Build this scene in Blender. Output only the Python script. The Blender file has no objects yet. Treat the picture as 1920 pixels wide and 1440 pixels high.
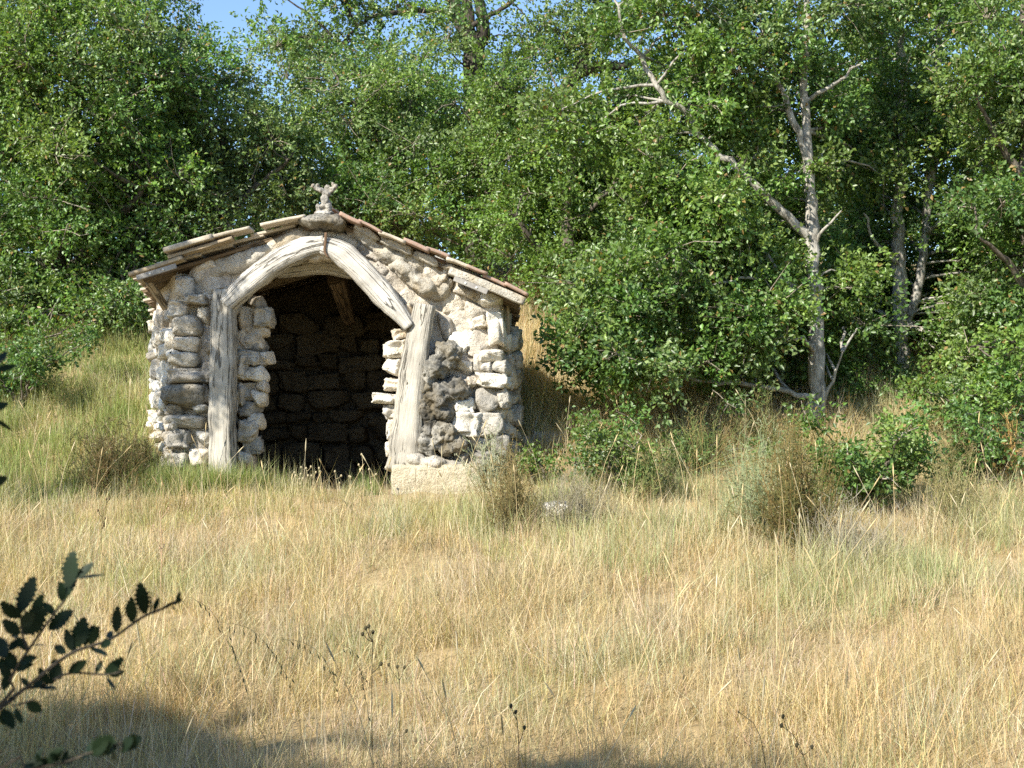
import bpy, bmesh, math, random
import numpy as np
from mathutils import Vector, Matrix, noise as mnoise
from mathutils.geometry import tessellate_polygon

random.seed(7)
rng = np.random.default_rng(11)
SC = bpy.context.scene
COL = SC.collection

# ------------------------------------------------------------------ camera
F = 2500.0          # focal length in pixels of the 1920 px wide photograph
CZ = 1.5            # eye height
HY = 800.0          # picture row of the horizon
cd = bpy.data.cameras.new('camera')
cam = bpy.data.objects.new('camera', cd)
COL.objects.link(cam)
cam.location = (0, 0, CZ)
cam.rotation_euler = (math.radians(90), 0, 0)
cd.sensor_width = 36.0
cd.lens = F / 1920 * 36.0
cd.shift_y = (HY - 720) / 1920
cd.clip_start = 0.05
cd.clip_end = 500
cd.dof.use_dof = True
cd.dof.focus_distance = 12.0
cd.dof.aperture_fstop = 18
SC.camera = cam

# ------------------------------------------------------------------ light
D = Vector((0.54, 0.60, -0.59)).normalized()      # the way the sunlight travels
wd = bpy.data.worlds.new('World')
SC.world = wd
wd.use_nodes = True
wn = wd.node_tree
bg = wn.nodes['Background']
sky = wn.nodes.new('ShaderNodeTexSky')
sky.sky_type = 'NISHITA'
sky.sun_disc = False
sky.sun_elevation = math.asin(-D.z)
sky.sun_rotation = math.atan2(-D.x, -D.y)
sky.air_density = 1.0
sky.dust_density = 0.15
sky.ozone_density = 3.5
wn.links.new(sky.outputs[0], bg.inputs[0])
bg.inputs[1].default_value = 0.125
sd = bpy.data.lights.new('sun', 'SUN')
sd.energy = 5.0
sd.angle = math.radians(0.55)
sd.color = (1.0, 0.945, 0.84)
sun = bpy.data.objects.new('sun', sd)
sun.rotation_euler = D.to_track_quat('-Z', 'Y').to_euler()
sun.location = (-20, -20, 25)
COL.objects.link(sun)
SC.view_settings.view_transform = 'Standard'
SC.view_settings.look = 'None'
SC.view_settings.exposure = 0.96
SC.view_settings.gamma = 1.0
SC.view_settings.use_curve_mapping = False
SC.cycles.max_bounces = 6
SC.cycles.diffuse_bounces = 3
SC.cycles.transmission_bounces = 4
SC.cycles.use_denoising = False


def at(px, py, Y=12.5):
    return Vector(((px - 960) * Y / F, Y, CZ + (HY - py) * Y / F))


# ------------------------------------------------------------------ materials
def new_mat(name):
    m = bpy.data.materials.new(name)
    m.use_nodes = True
    nt = m.node_tree
    b = nt.nodes['Principled BSDF']
    return m, nt, b


def nd(nt, kind, **kw):
    n = nt.nodes.new(kind)
    for k, v in kw.items():
        if k.startswith('i_'):
            key = k[2:]
            n.inputs[int(key) if key.isdigit() else key].default_value = v
        else:
            setattr(n, k, v)
    return n


def noise_node(nt, vec, scale, detail=6, rough=0.6):
    n = nd(nt, 'ShaderNodeTexNoise')
    n.inputs['Scale'].default_value = scale
    n.inputs['Detail'].default_value = detail
    n.inputs['Roughness'].default_value = rough
    nt.links.new(vec, n.inputs['Vector'])
    return n.outputs['Fac']


def ramp(nt, fac, stops):
    r = nd(nt, 'ShaderNodeValToRGB')
    e = r.color_ramp.elements
    while len(e) < len(stops):
        e.new(0.5)
    for el, (p, c) in zip(e, stops):
        el.position = p
        el.color = (*c, 1) if len(c) == 3 else c
    nt.links.new(fac, r.inputs[0])
    return r.outputs[0]


def mixc(nt, fac, a, b, mode='MIX'):
    m = nd(nt, 'ShaderNodeMix', data_type='RGBA', blend_type=mode)
    if isinstance(fac, float):
        m.inputs[0].default_value = fac
    else:
        nt.links.new(fac, m.inputs[0])
    for s, v in ((6, a), (7, b)):
        if isinstance(v, tuple):
            m.inputs[s].default_value = (*v, 1)
        else:
            nt.links.new(v, m.inputs[s])
    return m.outputs[2]


def bump(nt, b, h, strength, dist):
    n = nd(nt, 'ShaderNodeBump')
    n.inputs['Strength'].default_value = strength
    n.inputs['Distance'].default_value = dist
    nt.links.new(h, n.inputs['Height'])
    nt.links.new(n.outputs[0], b.inputs['Normal'])
    return n


def world_vec(nt):
    g = nd(nt, 'ShaderNodeNewGeometry')
    return g.outputs['Position']


def stone_mat(name, c_light, c_mid, c_dark, c_stain, dark_bias=0.0, pit=0.6, lichen=0.35):
    """weathered limestone: blotches, stains, black lichen specks, pits; every stone has its own tone"""
    m, nt, b = new_mat(name)
    v = world_vec(nt)
    n1 = noise_node(nt, v, 6.0, 8, 0.68)
    n2 = noise_node(nt, v, 21.0, 6, 0.7)
    n3 = noise_node(nt, v, 2.6, 5, 0.6)
    n4 = noise_node(nt, v, 70.0, 4, 0.7)
    n5 = noise_node(nt, v, 11.0, 8, 0.75)
    base = ramp(nt, n1, [(0.31 + dark_bias, c_dark), (0.42 + dark_bias, c_mid), (0.54 + dark_bias, c_light)])
    base = mixc(nt, ramp(nt, n3, [(0.50, (0, 0, 0)), (0.66, (0.6, 0.6, 0.6))]), base, c_stain)
    lich = ramp(nt, n5, [(0.58, (0, 0, 0)), (0.69, (lichen, lichen, lichen))])
    base = mixc(nt, lich, base, tuple(q * .35 for q in c_dark))
    spk = ramp(nt, n2, [(0.30, (0.4, 0.38, 0.35)), (0.43, (1, 1, 1))])
    base = mixc(nt, 0.8, base, spk, 'MULTIPLY')
    oi = nd(nt, 'ShaderNodeObjectInfo')
    tone = ramp(nt, oi.outputs['Random'], [(0.0, (0.72, 0.71, 0.70)), (0.5, (1.0, 0.97, 0.92)), (1.0, (1.12, 1.12, 1.10))])
    base = mixc(nt, 1.0, base, tone, 'MULTIPLY')
    nt.links.new(base, b.inputs['Base Color'])
    b.inputs['Roughness'].default_value = 0.92
    b.inputs['Specular IOR Level'].default_value = 0.15
    vo = nd(nt, 'ShaderNodeTexVoronoi')
    vo.inputs['Scale'].default_value = 42
    nt.links.new(v, vo.inputs['Vector'])
    pits = ramp(nt, vo.outputs['Distance'], [(0.10, (0, 0, 0)), (0.34, (1, 1, 1))])
    gate = ramp(nt, n1, [(0.46, (1, 1, 1)), (0.6, (0, 0, 0))])
    pits2 = mixc(nt, gate, pits, (1.0, 1.0, 1.0), 'LIGHTEN')
    h = mixc(nt, 0.2, n2, n4)
    h = mixc(nt, 0.45 * pit, h, pits2)
    bump(nt, b, h, 1.0, 0.055)
    return m


M = {}
M['cream'] = stone_mat('cream_limestone', (0.76, 0.70, 0.60), (0.64, 0.58, 0.48), (0.34, 0.31, 0.26), (0.56, 0.44, 0.29))
M['white'] = stone_mat('white_limestone', (0.82, 0.79, 0.72), (0.74, 0.70, 0.62), (0.42, 0.40, 0.36), (0.64, 0.56, 0.43))
M['grey'] = stone_mat('grey_limestone', (0.50, 0.47, 0.41), (0.36, 0.345, 0.31), (0.14, 0.14, 0.135), (0.36, 0.27, 0.15), 0.03)
M['dark'] = stone_mat('dark_tufa', (0.30, 0.285, 0.25), (0.19, 0.182, 0.16), (0.05, 0.05, 0.047), (0.22, 0.175, 0.10), 0.05, 1.3, 0.7)
M['slab'] = stone_mat('slab_stone', (0.52, 0.49, 0.43), (0.42, 0.40, 0.355), (0.18, 0.175, 0.16), (0.40, 0.31, 0.18), 0.0)
M['mortar'] = stone_mat('lime_mortar', (0.68, 0.63, 0.55), (0.58, 0.53, 0.46), (0.32, 0.295, 0.26), (0.55, 0.48, 0.38), 0.0, 0.5)
M['concrete'] = stone_mat('concrete', (0.52, 0.46, 0.34), (0.44, 0.39, 0.29), (0.30, 0.27, 0.21), (0.40, 0.33, 0.2), -0.05, 0.3)
M['inner'] = stone_mat('shade_toned_interior_stone', (0.115, 0.096, 0.066), (0.09, 0.075, 0.052), (0.055, 0.045, 0.032), (0.10, 0.08, 0.05))  # dimness inside the hut is put into this stone colour
M['inner_mortar'] = stone_mat('shade_toned_mortar', (0.09, 0.075, 0.053), (0.075, 0.062, 0.043), (0.05, 0.04, 0.03), (0.08, 0.064, 0.042))  # interior shade painted into the mortar tone, like the stones
M['shade_rock'] = stone_mat('rock', (0.5, 0.48, 0.43), (0.40, 0.385, 0.35), (0.17, 0.17, 0.16), (0.35, 0.32, 0.22))


def wood_mat(name, c1, c2, c3, along=2.2, across=38.0):
    """grain runs along U of the beam's own UV map"""
    m, nt, b = new_mat(name)
    uv = nd(nt, 'ShaderNodeUVMap')
    mp = nd(nt, 'ShaderNodeMapping')
    mp.inputs['Scale'].default_value = (along, across, 1)
    nt.links.new(uv.outputs[0], mp.inputs[0])
    oi = nd(nt, 'ShaderNodeObjectInfo')
    ad = nd(nt, 'ShaderNodeVectorMath', operation='ADD')
    sc = nd(nt, 'ShaderNodeVectorMath', operation='SCALE')
    cb = nd(nt, 'ShaderNodeCombineXYZ')
    for k in range(3):
        nt.links.new(oi.outputs['Random'], cb.inputs[k])
    nt.links.new(cb.outputs[0], sc.inputs[0])
    sc.inputs['Scale'].default_value = 40
    nt.links.new(mp.outputs[0], ad.inputs[0])
    nt.links.new(sc.outputs[0], ad.inputs[1])
    g = noise_node(nt, ad.outputs[0], 1.0, 7, 0.65)
    v = world_vec(nt)
    big = noise_node(nt, v, 4.0, 5, 0.6)
    base = ramp(nt, g, [(0.28, c3), (0.42, c2), (0.60, c1)])
    g2 = noise_node(nt, ad.outputs[0], 0.30, 5, 0.55)
    crack = ramp(nt, g2, [(0.480, (1, 1, 1)), (0.493, (0.15, 0.14, 0.12)), (0.499, (0.15, 0.14, 0.12)), (0.512, (1, 1, 1))])
    base = mixc(nt, ramp(nt, big, [(0.45, (0, 0, 0)), (0.66, (0.6, 0.6, 0.6))]), base, tuple(q * .72 for q in c2))
    base = mixc(nt, 0.75, base, crack, 'MULTIPLY')
    nt.links.new(base, b.inputs['Base Color'])
    b.inputs['Roughness'].default_value = 0.85
    b.inputs['Specular IOR Level'].default_value = 0.2
    bump(nt, b, mixc(nt, 0.5, g, crack), 1.0, 0.03)
    return m


M['post'] = wood_mat('weathered_post_wood', (0.52, 0.48, 0.40), (0.42, 0.385, 0.32), (0.16, 0.148, 0.125), 3.0, 60)
M['arch'] = wood_mat('bleached_arch_wood', (0.64, 0.60, 0.53), (0.51, 0.48, 0.42), (0.20, 0.185, 0.16), 2.6, 52)
M['board'] = wood_mat('brown_board', (0.20, 0.145, 0.09), (0.15, 0.105, 0.062), (0.06, 0.042, 0.026), 2, 30)
M['fascia'] = wood_mat('tan_board', (0.46, 0.37, 0.25), (0.37, 0.29, 0.19), (0.16, 0.125, 0.085), 2, 30)


def simple_noise_mat(name, c1, c2, scale, rough=0.9, bumps=0.4, spec=0.2):
    m, nt, b = new_mat(name)
    v = world_vec(nt)
    n = noise_node(nt, v, scale, 7, 0.65)
    n2 = noise_node(nt, v, scale * 4, 5, 0.65)
    f = mixc(nt, 0.4, n, n2)
    nt.links.new(ramp(nt, f, [(0.36, c2), (0.60, c1)]), b.inputs['Base Color'])
    b.inputs['Roughness'].default_value = rough
    b.inputs['Specular IOR Level'].default_value = spec
    bump(nt, b, f, bumps, 0.02)
    return m


M['tile'] = simple_noise_mat('clay_tile', (0.37, 0.23, 0.17), (0.29, 0.24, 0.19), 22)
M['tile_old'] = simple_noise_mat('lichened_clay_tile', (0.54, 0.47, 0.37), (0.36, 0.31, 0.24), 16)
M['metal'] = simple_noise_mat('galvanised_strip', (0.33, 0.31, 0.27), (0.22, 0.20, 0.18), 8, 0.55, 0.1, 0.5)
M['screw'] = simple_noise_mat('screw_head', (0.7, 0.68, 0.62), (0.6, 0.58, 0.52), 8, 0.4, 0.0, 0.6)
M['earth'] = simple_noise_mat('earth', (0.24, 0.17, 0.09), (0.15, 0.105, 0.055), 5)
M['soil'] = simple_noise_mat('straw_litter_ground', (0.40, 0.30, 0.155), (0.24, 0.175, 0.085), 7, 0.95, 0.8)
M['iron'] = simple_noise_mat('rusty_iron', (0.16, 0.10, 0.06), (0.08, 0.05, 0.03), 20)


def bark_mat(name, c1, c2, c3):
    m, nt, b = new_mat(name)
    v = world_vec(nt)
    mp = nd(nt, 'ShaderNodeMapping')
    mp.inputs['Scale'].default_value = (1, 1, 0.3)
    nt.links.new(v, mp.inputs[0])
    n = noise_node(nt, mp.outputs[0], 26, 6, 0.7)
    n2 = noise_node(nt, v, 5, 4, 0.6)
    base = ramp(nt, n, [(0.36, c3), (0.5, c2), (0.64, c1)])
    base = mixc(nt, ramp(nt, n2, [(0.5, (0, 0, 0)), (0.66, (0.7, 0.7, 0.7))]), base, c1)
    nt.links.new(base, b.inputs['Base Color'])
    b.inputs['Roughness'].default_value = 0.95
    b.inputs['Specular IOR Level'].default_value = 0.1
    bump(nt, b, n, 1.0, 0.03)
    return m


M['bark_pale'] = bark_mat('pale_lichened_bark', (0.50, 0.475, 0.41), (0.34, 0.315, 0.265), (0.10, 0.09, 0.075))
M['bark'] = bark_mat('grey_brown_bark', (0.22, 0.19, 0.15), (0.13, 0.11, 0.085), (0.045, 0.04, 0.032))
M['bark_shaded'] = bark_mat('shaded_bark', (0.11, 0.095, 0.075), (0.06, 0.052, 0.042), (0.025, 0.022, 0.018))  # rear oak's bark, darkened to carry the shade on it
M['twig'] = bark_mat('twig_bark', (0.42, 0.37, 0.29), (0.30, 0.26, 0.2), (0.13, 0.11, 0.08))


def plant_mat(name, rough=0.5, trans=0.35, spec=0.4, tint=(1, 1, 1)):
    """leaf colour comes from the leaf itself (attribute); light also passes through"""
    m, nt, b = new_mat(name)
    a = nd(nt, 'ShaderNodeVertexColor', layer_name='Col')
    c = mixc(nt, 1.0, a.outputs[0], tint, 'MULTIPLY')
    nt.links.new(c, b.inputs['Base Color'])
    b.inputs['Roughness'].default_value = rough
    b.inputs['Specular IOR Level'].default_value = spec
    tr = nd(nt, 'ShaderNodeBsdfTranslucent')
    tc = mixc(nt, 1.0, c, (1.25, 1.3, 0.6), 'MULTIPLY')
    nt.links.new(tc, tr.inputs[0])
    mx = nd(nt, 'ShaderNodeMixShader')
    mx.inputs[0].default_value = trans
    out = nt.nodes['Material Output']
    nt.links.new(b.outputs[0], mx.inputs[1])
    nt.links.new(tr.outputs[0], mx.inputs[2])
    nt.links.new(mx.outputs[0], out.inputs[0])
    return m


M['leaf'] = plant_mat('oak_leaf', 0.40, 0.38, 0.55)
M['grass'] = plant_mat('grass_blade', 0.6, 0.30, 0.25)
M['stemgrass'] = plant_mat('dry_stem', 0.7, 0.15, 0.2)
M['holly'] = plant_mat('holly_oak_leaf', 0.5, 0.18, 0.14)


# ------------------------------------------------------------------ helpers
def tag(o, label=None, cat=None, group=None, kind=None):
    if label: o['label'] = label
    if cat: o['category'] = cat
    if group: o['group'] = group
    if kind: o['kind'] = kind
    return o


def empty(name, loc=(0, 0, 0), label=None, cat=None, group=None):
    o = bpy.data.objects.new(name, None)
    o.location = loc
    o.empty_display_size = 0.2
    COL.objects.link(o)
    return tag(o, label, cat, group)


def link(name, me, mat=None, parent=None):
    o = bpy.data.objects.new(name, me)
    if mat is not None and not me.materials:
        me.materials.append(mat)
    COL.objects.link(o)
    if parent is not None:
        o.parent = parent
        o.matrix_parent_inverse = Matrix.Translation(-world_loc(parent))
    return o


def world_loc(p):
    v = Vector(p.location)
    q = p
    # parents here carry translation only when they are roots; parts keep the identity
    while q.parent is not None:
        q = q.parent
        v = Vector((0, 0, 0)) + v
    return Vector(p.location) if p.parent is None else Vector((0, 0, 0))


def np_mesh(name, V, faces, cols=None, uvs=None, smooth=True):
    """faces: list of (M,k) int arrays"""
    me = bpy.data.meshes.new(name)
    V = np.asarray(V, dtype=np.float32)
    me.vertices.add(len(V))
    me.vertices.foreach_set('co', V.ravel())
    tot_l = sum(f.size for f in faces)
    tot_p = sum(len(f) for f in faces)
    me.loops.add(tot_l)
    me.polygons.add(tot_p)
    me.loops.foreach_set('vertex_index', np.concatenate([f.ravel() for f in faces]).astype(np.int32))
    starts = []
    s = 0
    for f in faces:
        starts.append(s + np.arange(len(f)) * f.shape[1])
        s += f.size
    me.polygons.foreach_set('loop_start', np.concatenate(starts).astype(np.int32))
    if smooth:
        me.polygons.foreach_set('use_smooth', np.ones(tot_p, dtype=bool))
    me.update(calc_edges=True)
    if cols is not None:
        ca = me.color_attributes.new('Col', 'FLOAT_COLOR', 'POINT')
        c4 = np.ones((len(V), 4), dtype=np.float32)
        c4[:, :3] = cols
        ca.data.foreach_set('color', c4.ravel())
    if uvs is not None:
        ul = me.uv_layers.new(name='UVMap')
        li = np.concatenate([f.ravel() for f in faces])
        ul.data.foreach_set('uv', np.asarray(uvs, dtype=np.float32)[li].ravel())
    return me


class Tubes:
    """collects tapered tubes into one mesh"""
    def __init__(self):
        self.V, self.Fq, self.n, self.C = [], [], 0, []

    def add(self, pts, rad, sides=6, col=None, rough=0.0):
        P = np.array([tuple(p) for p in pts], dtype=float)
        n = len(P)
        T = np.gradient(P, axis=0)
        T /= np.linalg.norm(T, axis=1, keepdims=True) + 1e-9
        ref = np.array([0.0, 1.0, 0.0]) if abs(T[0][1]) < 0.8 else np.array([1.0, 0, 0])
        U = np.cross(T, ref)
        U /= np.linalg.norm(U, axis=1, keepdims=True) + 1e-9
        W = np.cross(T, U)
        a = np.linspace(0, 2 * np.pi, sides, endpoint=False)
        R = np.asarray(rad, dtype=float)[:, None, None]
        if rough:
            R = R * (1 + rough * rng.standard_normal((n, sides, 1)))
        ring = P[:, None, :] + R * (np.cos(a)[None, :, None] * U[:, None, :] + np.sin(a)[None, :, None] * W[:, None, :])
        self.V.append(ring.reshape(-1, 3))
        i = np.arange(n - 1)[:, None] * sides
        j = np.arange(sides)[None, :]
        k = (j + 1) % sides
        q = np.stack([i + j, i + k, i + sides + k, i + sides + j], axis=-1).reshape(-1, 4) + self.n
        self.Fq.append(q)
        self.n += n * sides
        if col is not None:
            self.C.append(np.tile(np.asarray(col, dtype=float), (n * sides, 1)))

    def mesh(self, name):
        return np_mesh(name, np.concatenate(self.V), [np.concatenate(self.Fq)],
                       np.concatenate(self.C) if self.C else None)


def spline(pts, step):
    """Catmull-Rom through pts (arrays of any width)"""
    P = np.array([tuple(p) for p in pts], dtype=float)
    if len(P) == 2:
        n = max(2, int(np.linalg.norm(P[1][:3] - P[0][:3]) / step) + 1)
        t = np.linspace(0, 1, n)[:, None]
        return P[0] * (1 - t) + P[1] * t
    Q = np.vstack([2 * P[0] - P[1], P, 2 * P[-1] - P[-2]])
    out = []
    for i in range(1, len(Q) - 2):
        n = max(2, int(np.linalg.norm(Q[i + 1][:3] - Q[i][:3]) / step) + 1)
        for t in np.linspace(0, 1, n, endpoint=False):
            a, b, c, d = Q[i - 1], Q[i], Q[i + 1], Q[i + 2]
            out.append(0.5 * ((2 * b) + (-a + c) * t + (2 * a - 5 * b + 4 * c - d) * t * t + (-a + 3 * b - 3 * c + d) * t ** 3))
    out.append(P[-1])
    return np.array(out)


def fbm(v, scale, octv=4, seed=0.0):
    s, a, f = 0.0, 1.0, scale
    for _ in range(octv):
        s += a * mnoise.noise(Vector((v[0] * f + seed, v[1] * f + seed * 1.7, v[2] * f - seed)))
        a *= 0.5
        f *= 2.05
    return s


def cell(v, k):
    return mnoise.voronoi(Vector(v) * k)[0][0]


def displace(me, amp, scale, octv=4, seed=0.0, amp2=0.0, scale2=1.0):
    me.update()
    nv = len(me.vertices)
    nr = np.empty(nv * 3, dtype=np.float32)
    me.vertex_normals.foreach_get('vector', nr)
    nr = nr.reshape(-1, 3)
    co = np.empty(nv * 3, dtype=np.float32)
    me.vertices.foreach_get('co', co)
    co = co.reshape(-1, 3)
    d = np.array([amp * fbm(c, scale, octv, seed) + (amp2 * (cell(c, scale2) - .4) if amp2 else 0) for c in co])
    co = co + nr * d[:, None]
    me.vertices.foreach_set('co', co.astype(np.float32).ravel())
    me.update()


def remeshed(name, bm, voxel):
    """closed skin over everything in bm"""
    tmp = bpy.data.meshes.new('tmp')
    bm.to_mesh(tmp)
    bm.free()
    o = bpy.data.objects.new('tmp', tmp)
    COL.objects.link(o)
    md = o.modifiers.new('r', 'REMESH')
    md.mode = 'VOXEL'
    md.voxel_size = voxel
    dg = bpy.context.evaluated_depsgraph_get()
    me = bpy.data.meshes.new_from_object(o.evaluated_get(dg))
    bpy.data.objects.remove(o)
    me.name = name
    me.materials.clear()
    me.polygons.foreach_set('use_smooth', np.ones(len(me.polygons), dtype=bool))
    return me


def lumps(name, ells, voxel, amp, scale, mat, parent, seed=0.0, octv=4, amp2=0.0, scale2=1.0):
    """one rough stone grown from overlapping ellipsoids: (centre, (rx, ry, rz), tilt in the facade)"""
    bm = bmesh.new()
    for c, r, rot in ells:
        mt = Matrix.Translation(c) @ Matrix.Rotation(math.radians(-rot), 4, 'Y') @ Matrix.Diagonal((*r, 1))
        bmesh.ops.create_icosphere(bm, subdivisions=3, radius=1.0, matrix=mt)
    me = remeshed(name, bm, voxel)
    displace(me, amp, scale, octv, seed, amp2, scale2)
    return link(name, me, mat, parent)


def prism(name, poly, y0, y1, voxel, amp, scale, mat, parent, axis='Y', seed=0.0, rise=0.0):
    """a slab cut to an outline; axis Y: outline in XZ, axis Z: outline in XY"""
    bm = bmesh.new()
    a, b = [], []
    for p in poly:
        if axis == 'Y':
            a.append(bm.verts.new((p[0], y0, p[1])))
            b.append(bm.verts.new((p[0], y1, p[1])))
        else:
            a.append(bm.verts.new((p[0], p[1], y0)))
            b.append(bm.verts.new((p[0], p[1], y1 + rise * (14.9 - p[1]))))
    n = len(poly)
    for t3_ in tessellate_polygon([[Vector((p[0], p[1], 0)) for p in poly]]):
        bm.faces.new([a[k] for k in t3_])
        bm.faces.new([b[k] for k in t3_])
    for i in range(n):
        bm.faces.new((a[i], b[i], b[(i + 1) % n], a[(i + 1) % n]))
    bmesh.ops.recalc_face_normals(bm, faces=bm.faces)
    me = remeshed(name, bm, voxel)
    displace(me, amp, scale, 6, seed)
    return link(name, me, mat, parent)


def beam(name, pts, hw, hd, mat, parent, step=0.05, rough=0.006, sides=16, power=0.45, across=None, seed=0.0):
    """squared timber along pts; hw half width in the plane normal to `across`, hd half depth along `across`"""
    ctl = [(*p, w, d) for p, w, d in zip(pts, hw, hd)]
    S = spline(ctl, step)
    P, Wd, Dd = S[:, :3], S[:, 3], S[:, 4]
    T = np.gradient(P, axis=0)
    T /= np.linalg.norm(T, axis=1, keepdims=True)
    ac = np.array((0, 1.0, 0)) if across is None else np.array(across, dtype=float)
    U = np.cross(T, ac)
    U /= np.linalg.norm(U, axis=1, keepdims=True)
    A = np.cross(U, T)
    th = np.linspace(0, 2 * np.pi, sides, endpoint=False) + np.pi / sides
    cx = np.sign(np.cos(th)) * np.abs(np.cos(th)) ** power
    cy = np.sign(np.sin(th)) * np.abs(np.sin(th)) ** power
    n = len(P)
    V = np.zeros((n, sides + 1, 3))
    UV = np.zeros((n, sides + 1, 2))
    L = np.concatenate([[0], np.cumsum(np.linalg.norm(np.diff(P, axis=0), axis=1))])
    per = 2 * (Wd.mean() + Dd.mean()) * 2
    for k in range(sides + 1):
        kk = k % sides
        V[:, k] = P + (Wd * cx[kk])[:, None] * U + (Dd * cy[kk])[:, None] * A
        UV[:, k, 0] = L
        UV[:, k, 1] = per * k / sides
    if rough:
        for i in range(n):
            for k in range(sides):
                v = V[i, k]
                dlt = rough * (fbm(v, 7, 3, seed + 3) + 0.8 * mnoise.noise(Vector((L[i] * 1.5, k * 1.3, seed))))
                c = v - P[i]
                V[i, k] = v + c / (np.linalg.norm(c) + 1e-9) * dlt
            V[i, sides] = V[i, 0]
    i = np.arange(n - 1)[:, None] * (sides + 1)
    j = np.arange(sides)[None, :]
    q = np.stack([i + j, i + sides + 1 + j, i + sides + 2 + j, i + 1 + j], -1).reshape(-1, 4)
    c0, c1 = len(V.reshape(-1, 3)), len(V.reshape(-1, 3)) + 1
    VV = np.vstack([V.reshape(-1, 3), P[0], P[-1]])
    UU = np.vstack([UV.reshape(-1, 2), [0, 0], [L[-1], 0]])
    j = np.arange(sides)
    t0 = np.stack([np.full(sides, c0), j, j + 1], -1)
    b0 = (n - 1) * (sides + 1)
    t1 = np.stack([np.full(sides, c1), b0 + j + 1, b0 + j], -1)
    me = np_mesh(name, VV, [q, np.vstack([t0, t1])], uvs=UU)
    return link(name, me, mat, parent)


# stone meshes shared by all masonry
STONES = []
for s in range(12):
    bm = bmesh.new()
    bmesh.ops.create_icosphere(bm, subdivisions=4, radius=1.0)
    box = random.uniform(0.5, 0.95)
    for v in bm.verts:
        c = v.co
        p = Vector([math.copysign(abs(q) ** box, q) for q in c])
        m_ = max(abs(p.x), abs(p.y), abs(p.z))
        d = 1 + 0.26 * fbm(c, 0.9, 2, s * 9.1) + 0.15 * fbm(c, 2.3, 5, s * 5.3) + 0.16 * (cell(c + Vector((s * 3.1, s, 0)), 1.7) - .45) 
        v.co = p / (m_ ** 0.55) * d * 0.93
    if s % 2:
        # broken block: hull of a few points, then a rough skin
        pts = []
        rr_ = random.Random(s * 31)
        for k in range(26):
            v_ = Vector((rr_.gauss(0, 1), rr_.gauss(0, 1), rr_.gauss(0, 1))).normalized()
            v_ = Vector([math.copysign(abs(q) ** .55, q) for q in v_])
            pts.append(v_ * rr_.uniform(.86, 1.08))
        bm.free()
        bm = bmesh.new()
        for p_ in pts:
            bm.verts.new(p_)
        bmesh.ops.convex_hull(bm, input=bm.verts[:])
        bmesh.ops.delete(bm, geom=[v for v in bm.verts if not v.link_faces], context='VERTS')
        bmesh.ops.bevel(bm, geom=bm.edges[:], offset=.05, segments=1, affect='EDGES')
        bmesh.ops.triangulate(bm, faces=bm.faces[:])
        bmesh.ops.subdivide_edges(bm, edges=bm.edges[:], cuts=2, use_grid_fill=True)
        bm.normal_update()
        for v in bm.verts:
            v.co += v.normal * (.07 * fbm(v.co, 2.2, 5, s * 4.7)) + v.co * (.10 * (cell(v.co + Vector((s, 0, s)), 2.4) - .45))
    for f in bm.faces:
        f.smooth = True
    me = bpy.data.meshes.new('stone')
    bm.to_mesh(me)
    bm.free()
    STONES.append(me)
STONE_BY_MAT = {}


def stone(parent, c, w, h, d, rot, mat, yaw=0.0, pick=None, name='stone'):
    k = random.randrange(12) if pick is None else pick
    key = (k, mat)
    if key not in STONE_BY_MAT:
        me = STONES[k].copy()
        me.materials.append(M[mat])
        STONE_BY_MAT[key] = me
    o = link(name, STONE_BY_MAT[key], None, parent)
    flip = random.choice((0, math.pi))
    o.rotation_euler = (Matrix.Rotation(yaw, 3, 'Z') @ Matrix.Rotation(math.radians(-rot), 3, 'Y') @ Matrix.Rotation(flip, 3, 'X')).to_euler()
    o.location = c
    o.scale = (w / 2, d / 2, h / 2)
    return o


# ------------------------------------------------------------------ terrain
def smooth(a, b, x):
    t = np.clip((x - a) / (b - a), 0, 1)
    return t * t * (3 - 2 * t)


def softplus(x, k=2.5):
    return np.log1p(np.exp(np.clip(k * x, -40, 40))) / k


def ground_raw(x, y):
    x = np.asarray(x, dtype=float)
    y = np.asarray(y, dtype=float)
    z = np.where(y < 5, 0.05 + (y - 5) * 0.035, 0.05 + (y - 5) * 0.1165)
    z = np.where(y > 20, 0.05 + 15 * 0.1165 + (y - 20) * 0.05, z)
    z = np.where(y < -20, 0.05 - 25 * 0.035, z)
    bank = 0.31 * (softplus(y - 12.1) - softplus(y - 19.0))
    z = z + bank
    z += 0.05 * np.sin(x * 0.9 + 1.3) * np.sin(y * 0.8) + 0.03 * np.sin(x * 2.3 + y * 1.7)
    return z


HX0, HX1, HY0, HY1 = -3.25, -0.16, 12.1, 14.75


def ground(x, y):
    z = ground_raw(x, y)
    e = 0.16
    ins = smooth(HX0 - e, HX0 + e, x) * (1 - smooth(HX1 - e, HX1 + e, x)) * smooth(HY0 - 0.35, HY0 + 0.35, y) * (1 - smooth(HY1 - e, HY1 + e, y))
    return z * (1 - ins) + 0.80 * ins


def axis_vals(a, b, fine0, fine1, fs, cs):
    v = list(np.arange(a, fine0, cs)) + list(np.arange(fine0, fine1, fs)) + list(np.arange(fine1, b + cs, cs))
    return np.array(v)


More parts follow.
